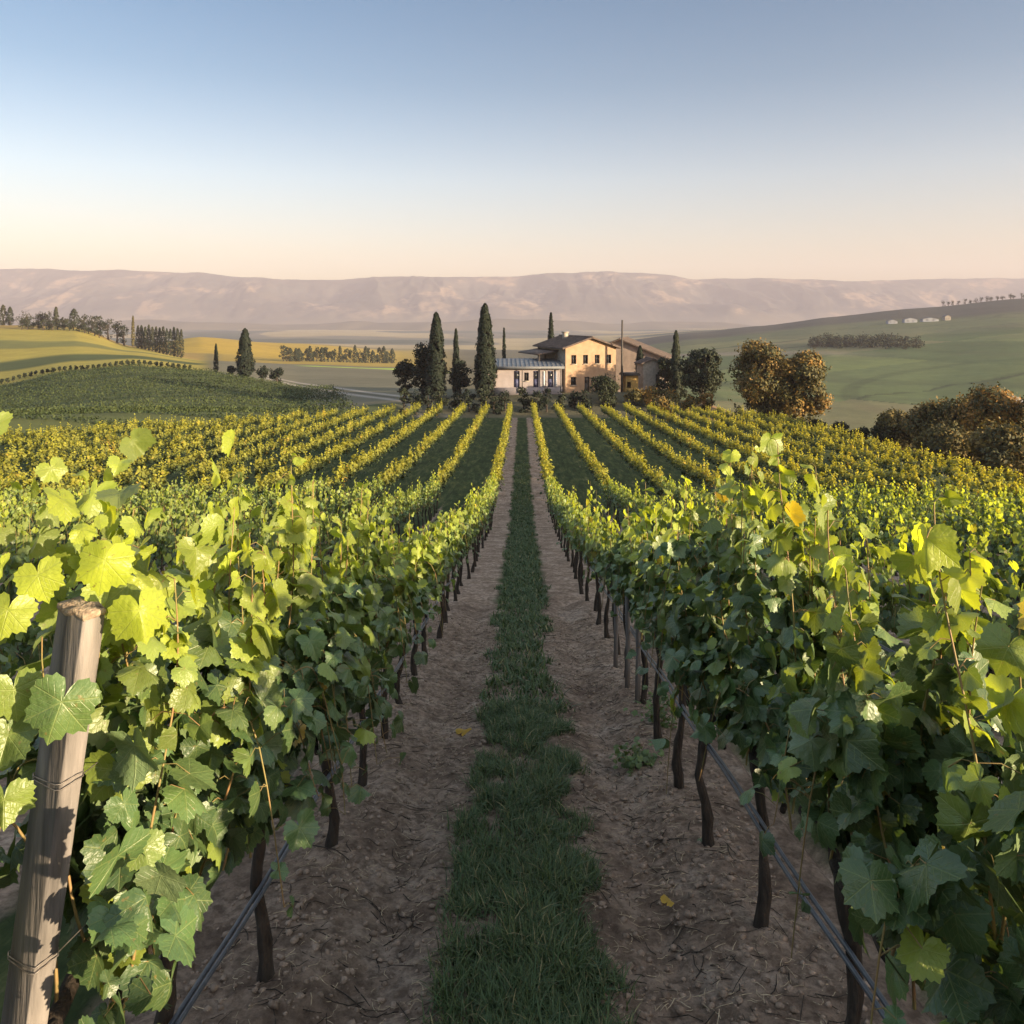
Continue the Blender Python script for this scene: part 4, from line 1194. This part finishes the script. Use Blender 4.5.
# stone shed and yellow lean-to
sz = CZ - (389 - PY0) / F * 103; sx_ = (653 - PX0) / F * 103
shed = thing('stone_shed', 'small narrow grey stone shed with tiled cap between barn and column cypress', 'shed', (sx_, 103, sz), R(8))
so = [(.35, .85, .03, 1.9)]
mb = MB(); facade(mb, 2.6, 3.3, so, .2, .5); mb.quad((1.3, 0, 0), (1.3, 3, 0), (1.3, 3, 3.3), (1.3, 0, 3.3)); mb.quad((-1.3, 3, 0), (-1.3, 0, 0), (-1.3, 0, 3.3), (-1.3, 3, 3.3)); mb.quad((1.3, 3, 0), (-1.3, 3, 0), (-1.3, 3, 3.3), (1.3, 3, 3.3))
mb.tri((1.3, 3, 3.3), (-1.3, 3, 3.3), (0, 3, 3.8)); mb.box(-1.35, 1.35, -.05, 3.05, -1.2, -.003)
mb.build('wall', M['grey_stone'], shed); roof_gable(2.6, 3, 3.3, .5, .3, .12).build('roof', M['tile'], shed)
a, b, c, d = so[0]; dm = MB(); dm.box(a, b, .12, .17, c, d); dm.box(a + .08, b - .08, .1, .118, c + .2, d - .2); dm.build('door', M['frame'], shed)
yz = CZ - (388 - PY0) / F * 101; yx = (632 - PX0) / F * 101
ylw = thing('lean_to_shelter', 'low yellow fronted shelter with dark roof right of the ochre house', 'shelter', (yx, 101, yz), R(12))
mb = MB(); facade(mb, 2.3, 2.0, [(-.9, -.2, .03, 1.0)], .15); mb.quad((1.15, 0, 0), (1.15, 2.4, 0), (1.15, 2.4, 2), (1.15, 0, 2)); mb.quad((-1.15, 2.4, 0), (-1.15, 0, 0), (-1.15, 0, 2), (-1.15, 2.4, 2)); mb.quad((1.15, 2.4, 0), (-1.15, 2.4, 0), (-1.15, 2.4, 2), (1.15, 2.4, 2)); mb.box(-1.2, 1.2, -.05, 2.45, -1, -.003)
M['yellow_wall'] = simple_mat('yellow_wall', (0.26, 0.16, 0.05), (0.34, 0.22, 0.07), 2, .9)
mb.build('wall', M['yellow_wall'], ylw)
mb = MB(); mb.box(-1.4, 1.4, -.35, 2.6, 2.003, 2.25); mb.box(-1.3, 1.3, -.25, 2.5, 2.253, 2.4); mb.build('roof', M['frame'], ylw)
ylw.scale = (.72, .8, .78)
# pole
pz = h1((622 - PX0) / F * 98.5, 98.5)
pole = thing('utility_pole', 'tall dark wooden pole at the right corner of the ochre house', 'pole', ((622 - PX0) / F * 98.5, 98.5, pz))
mb = MB(); ph_ = CZ - (320 - PY0) / F * 98.5 - pz; mb.tube(np.array([(0, 0, -.4), (0, 0, ph_ * .5), (.03, 0, ph_)]), [.15, .125, .10], 8); mb.build('shaft', M['frame'], pole)

# far white buildings on the right slope
FGp = 'white buildings far off on the right slope'
for px, w, h, lab in ((893, 8, 2.4, 'small white far building at the left of the four'), (911, 11, 3.0, 'white gabled far building, second from left of four'),
                      (931, 14, 2.4, 'long low white far building, third from left of four'), (948, 5, 3.6, 'narrow grey far building at the right of the four')):
    x, y, z = ground_at(px, 742)
    b_ = thing('far_building', lab, 'building', (x, y, z), R(-8), FGp)
    mb = MB(); facade(mb, w, h, [(-w * .3, -w * .2, 1, 2.2), (w * .1, w * .2, 1, 2.2)], 1.0 * .3, 1.4)
    mb.quad((w / 2, 0, 0), (w / 2, 8, 0), (w / 2, 8, h), (w / 2, 0, h)); mb.quad((-w / 2, 8, 0), (-w / 2, 0, 0), (-w / 2, 0, h), (-w / 2, 8, h)); mb.quad((w / 2, 8, 0), (-w / 2, 8, 0), (-w / 2, 8, h), (w / 2, 8, h)); mb.tri((w / 2, 8, h), (-w / 2, 8, h), (0, 8, h + 1.4))
    mb.box(-w / 2 - .05, w / 2 + .05, -.05, 8.05, -3, -.003)
    mb.build('wall', M['white_wall'] if px < 945 else M['grey_stone'], b_)
    roof_gable(w, 8, h, 1.4, .3, .15).build('roof', M['slate'], b_)

# ------------------------------------------------------------------ front details
rd = np.random.default_rng(303)

# grass down the middle of the path (real blades)
def grass(n, x0, x1, y0, y1, hmin, hmax, wd, name, label, edge=True):
    y = y0 + (y1 - y0) * rd.random(n); x = x0 + (x1 - x0) * rd.random(n)
    wv = .43 + .13 * fbm(y * .9, y * 0 + 3, 3, 5) + .24 * fbm(x * 2.3, y * 2.6, 3, 15)
    dn = vnoise(x * 4.2, y * 3.1, 8) * .75 + vnoise(x * 11, y * 11, 18) * .35
    k = (np.abs(x - .02 * np.sin(y)) < wv) & (rd.random(n) < np.clip(2.2 * (dn - .17), 0.03, 1) * np.clip((wv - np.abs(x)) / .10, .12, 1))
    x, y = x[k], y[k]; n = len(x)
    z = path_z(x, y) - .01
    h = hmin + (hmax - hmin) * rd.random(n) ** 1.5 * (.5 + vnoise(x * 5, y * 5, 2))
    a = rd.uniform(0, 6.28, n); b = rd.uniform(.25, 1.15, n)
    dx, dy = np.cos(a), np.sin(a); w = wd * rd.uniform(.7, 1.4, n)
    tx, ty = -dy * w, dx * w
    v = []
    for t, ww in ((0, 1), (.4, .85), (.75, .5), (1, 0)):
        cx = x + dx * h * b * t * t; cy = y + dy * h * b * t * t; cz = z + h * t * (1 - .35 * b * t)
        v += [np.stack([cx - tx * ww, cy - ty * ww, cz], 1)] + ([np.stack([cx + tx * ww, cy + ty * ww, cz], 1)] if ww else [])
    V = np.stack(v, 1).reshape(-1, 3); o = (np.arange(n) * 7)[:, None]
    q = np.concatenate([o + [0, 1, 3, 2], o + [2, 3, 5, 4]]); t3 = o + [4, 5, 6]
    ti = np.stack([np.clip(rd.normal(.25, .25, n), 0, 1), rd.random(n), (rd.random(n) < .06) * rd.uniform(.5, 1, n)], 1)
    g = link(name, new_mesh(name, V, [q, t3], M['grass'], {'tint': np.repeat(ti, 7, 0)}))
    g['kind'] = 'stuff'; tag(g, label, 'grass')
grass(150000, -.75, .75, 1.9, 8.0, .03, .15, .0034, 'grass_strip', 'tufted dark green grass along the middle of the path in front')
grass(110000, -.75, .75, 8.0, 52.0, .05, .15, .009, 'grass_strip', 'grass of the middle strip farther down the path')

# straw, twigs and clods on the bare soil
def litter(n, lmin, lmax, w, name, label, mat, cat, y0=1.9, y1=13, xw=1.5):
    y = y0 + (y1 - y0) * rd.random(n) ** 1.6; x = rd.uniform(-xw, xw, n)
    k = (np.abs(x) > .32) | (rd.random(n) < .12); x, y = x[k], y[k]; n = len(x)
    z = path_z(x, y)
    mb_v, mb_q, off = [], [], 0
    for i in range(n):
        L = rd.uniform(lmin, lmax); a = rd.uniform(0, 6.28); q = np.linspace(-.5, .5, 4)
        cv = rd.normal(0, .12) * L
        P = np.stack([x[i] + math.cos(a) * L * q - math.sin(a) * cv * (q * q * 4), y[i] + math.sin(a) * L * q + math.cos(a) * cv * (q * q * 4), np.zeros(4)], 1)
        P[:, 2] = path_z(P[:, 0], P[:, 1]) + w * .8 + rd.uniform(0, .008)
        v, qd = tube_arrays(P, w * np.array([1, 1, .9, .5]) * rd.uniform(.6, 1.3), 4, False)
        mb_v.append(v); mb_q.append(np.array(qd) + off); off += len(v)
    o = link(name, new_mesh(name, np.concatenate(mb_v), np.concatenate(mb_q), mat))
    o['kind'] = 'stuff'; tag(o, label, cat)
litter(5200, .02, .10, .0014, 'straw_litter', 'dry straw bits scattered over the bare wheel tracks', M['straw'], 'straw')
litter(1400, .04, .22, .0026, 'twig_litter', 'dark vine prunings lying over the bare wheel tracks', M['bark'], 'twigs')
n = 16000
cy = 1.9 + 11 * rd.random(n) ** 1.6; cx = rd.uniform(-1.6, 1.6, n)
k = (np.abs(cx) > .3); cx, cy = cx[k], cy[k]; n = len(cx); cz = path_z(cx, cy)
ico = np.array([(0, 0, 1), (.89, 0, .45), (.28, .85, .45), (-.72, .53, .45), (-.72, -.53, .45), (.28, -.85, .45), (.72, .53, -.45), (-.28, .85, -.45), (-.89, 0, -.45), (-.28, -.85, -.45), (.72, -.53, -.45), (0, 0, -1)])
icf = np.array([(0, 1, 2), (0, 2, 3), (0, 3, 4), (0, 4, 5), (0, 5, 1), (1, 6, 2), (2, 7, 3), (3, 8, 4), (4, 9, 5), (5, 10, 1), (6, 7, 2), (7, 8, 3), (8, 9, 4), (9, 10, 5), (10, 6, 1), (11, 7, 6), (11, 8, 7), (11, 9, 8), (11, 10, 9), (11, 6, 10)])
sz = .004 + .020 * rd.random(n) ** 4
V = ico[None] * (sz[:, None, None] * rd.uniform(.6, 1.4, (n, 12, 1)) * np.array([1, 1, .65])) + np.stack([cx, cy, cz + sz * .25], 1)[:, None]
o = link('soil_clods', new_mesh('soil_clods', V.reshape(-1, 3), (icf[None] + (np.arange(n) * 12)[:, None, None]).reshape(-1, 3), M['clod']))
o['kind'] = 'stuff'; tag(o, 'small dry earth clods strewn over the wheel tracks', 'clods')

# weathered end post of the left row
post = thing('end_post', 'weathered square grey wooden end post leaning among the front left vines', 'post', (-1.49, 2.10, h1(-1.49, 2.10)), R(-30))
def post_mesh():
    h = 2.03; a, b = .058, .030; n = 18
    mb = MB(); rp = np.random.default_rng(4)
    ring = []
    cs = []
    for sx_s, sy_s in ((-1, -1), (1, -1), (1, 1), (-1, 1)):
        cs.append((sx_s * a, sy_s * b))
    loop = []
    for i in range(4):
        p, q = np.array(cs[i]), np.array(cs[(i + 1) % 4])
        for t in (.03, .3, .5, .7, .97): loop.append(p + (q - p) * t)
    loop = np.array(loop); K = len(loop)
    v = []
    off = rp.normal(0, .0022, K)
    for j in range(n):
        t = j / (n - 1)
        nrm = unit(loop)
        d = off + .0025 * fbm(np.arange(K) * 1.7, np.full(K, t * 9), 3, 6)
        pts = loop + nrm * d[:, None]
        for p in pts: v.append((p[0] + .29 * t, p[1] + .165 * t, -.4 * (1 - t) + h * t if False else -.35 + (h + .35) * t + (.006 * math.sin(p[0] * 90) if j == n - 1 else 0)))
    q = [(j * K + i, j * K + (i + 1) % K, (j + 1) * K + (i + 1) % K, (j + 1) * K + i) for j in range(n - 1) for i in range(K)]
    mb.add(v, q)
    return mb, [v[(n - 1) * K + i] for i in range(K)]
pm, topring = post_mesh()
sh = pm.build('shaft', M['post'], post)
cp = MB(); rp = np.random.default_rng(9)
c = np.mean(np.array(topring), 0); K = len(topring)
T1 = np.array(topring); T2 = c + (T1 - c) * 1.07 + [0, 0, .006]; T3 = c + (T1 - c) * 1.02 + [0, 0, .017]; T4 = c + (T1 - c) * .55 + np.stack([np.zeros(K), np.zeros(K), .019 + rp.normal(0, .002, K)], 1)
vv = np.concatenate([T1, T2, T3, T4, [c + [0, 0, .016]]]); qq = []
for r_ in range(3):
    for i in range(K): qq.append((r_ * K + i, r_ * K + (i + 1) % K, (r_ + 1) * K + (i + 1) % K, (r_ + 1) * K + i))
for i in range(K): qq.append((4 * K, 3 * K + i, 3 * K + (i + 1) % K))
cp.add(vv, qq); cp.build('worn_top', M['post_end'], post)
for zt in (1.60, 1.13):
    wm = MB(); t = (zt + .35) / 2.38; ox = .29 * t; oy = .165 * t
    for k_ in range(2):
        A = np.linspace(0, 2 * math.pi, 21); sq = .069
        P = np.stack([ox + np.clip(1.35 * np.cos(A), -1, 1) * .063, oy + np.clip(1.35 * np.sin(A), -1, 1) * .037, zt + k_ * .009 + .006 * np.sin(A + k_)], 1)
        wm.tube(P, .0016, 5, False)
    def loc(wx, wy, up):
        dx, dy = wx + 1.49, wy - 2.10; ca, sa = math.cos(R(30)), math.sin(R(30))
        return (dx * ca - dy * sa, dx * sa + dy * ca, h1(wx, wy) + up - post.location.z)
    wm.tube(np.array([(ox + .05, oy + .03, zt), loc(-1.24, 2.75, zt - .03), loc(-1.2, 4.5, zt - .05), loc(-1.2, 7, zt - .02)]), .0015, 5, False)
    wm.build('wire_tie', M['wire'], post)

# drip hoses strung along the front rows
def hose(name, label, x, ya, yb, h, drift):
    mb = MB(); y = np.arange(ya, yb, .35)
    for s in (-1, 1):
        z = np.array([h1(x, q) for q in y]) + h + .012 * np.sin(y * 3.1) + s * .004
        P = np.stack([x + s * .012 + .004 * np.sin(y * 1.9 + s) + drift * (y - ya), y, z], 1)
        mb.tube(P, .0095, 7)
    o = mb.build(name, M['hose'], None, True)
    tag(o, label, 'hose', 'drip hoses along the front rows')
hose('drip_hose', 'twin grey drip hose strung low along the front left row', -1.16, 1.2, 14, .53, -.004)
hose('drip_hose', 'twin grey drip hose strung low along the front right row', 1.16, 1.2, 16, .66, .004)
hose('drip_hose', 'drip hose of the second row at the right edge of picture', 3.56, 4.0, 16, .66, 0)
# stakes among the right trunks
SKG = 'thin stakes among the trunks of the front right row'
for x, y, lab in ((1.16, 8.05, 'thin wooden stake nearest the camera among the right trunks'), (1.13, 8.6, 'thin wooden stake second from camera among the right trunks'), (1.12, 9.6, 'thin wooden stake farthest among the right trunks')):
    z = float(path_z(np.array([x]), np.array([y]))[0])
    mb = MB(); mb.tube(np.array([(0, 0, -.1), (.01, 0, .5), (.0, .02, 1.15)]), [.028, .026, .024], 7); mb.tube(np.array([(-.03, 0, .78), (.035, 0, .8)]), .004, 5)
    o = mb.build('vine_stake', M['post'], None, True, loc=(x, y, z)); tag(o, lab, 'stake', SKG)
# fallen leaves
def fallen(px, py, size, col, lab):
    y = 2.0
    for _ in range(60):
        x = (px - PX0) / F * y
        z = float(path_z(np.array([x]), np.array([y]))[0])
        y += (F * (CZ - z) / (py - PY0) - y) * .6
    d = (np.array([[0, 0, .02]]), np.array([[.15, -.25, 1.0]]), np.array([[.6, .7, 0]]), np.array([size]), np.array([col]))
    V, T, UV, TI = leaves_arrays(rd, 'fine', *d)
    o = link('fallen_leaf', new_mesh('fallen_leaf', V, T, M['vine_leaf'], {'tint': TI}, UV, True), None, (x, y, z))
    tag(o, lab, 'leaf', 'fallen leaves on the path')
fallen(464, 733, .15, (.9, .9, 1.0), 'pale orange fallen leaf lying beside the grass strip')
fallen(705, 842, .12, (0, .3, 0), 'dark green fallen leaf beside a right hand trunk')
fallen(668, 905, .08, (.6, .9, 1.0), 'small tan fallen leaf on the right wheel track')
# weeds
for px, py, h, lab in ((661, 725, .30, 'taller leafy weed at the foot of a right hand trunk'), (636, 765, .14, 'low leafy weed on the right wheel track')):
    y = 6.0
    for _ in range(60):
        x = (px - PX0) / F * y; z = float(path_z(np.array([x]), np.array([y]))[0]); y += (F * (CZ - z) / (py - PY0) - y) * .6
    n = 130
    p = np.stack([rd.normal(0, .10, n), rd.normal(0, .09, n), rd.uniform(.01, h, n)], 1)
    d = (p, np.stack([rd.normal(0, .5, n), rd.normal(0, .5, n), np.ones(n)], 1), np.stack([p[:, 0], p[:, 1], -.2 * np.ones(n)], 1) + rd.normal(0, .05, (n, 3)), rd.uniform(.03, .07, n), np.stack([np.full(n, .1), rd.random(n), np.zeros(n)], 1))
    V, T, UV, TI = leaves_arrays(rd, 'mid', *d)
    w = thing('weed', lab, 'weed', (x, y, z), 0, 'weeds on the path')
    link('foliage', new_mesh('weed_leaves', V, T, M['vine_leaf'], {'tint': TI}, UV, True), w)
    mb = MB()
    for q in range(9): mb.tube(np.array([(0, 0, -.02), tuple(p[q] * [.5, .5, .6]), tuple(p[q])]), .003, 4, False)
    mb.build('stem', M['cane'], w)
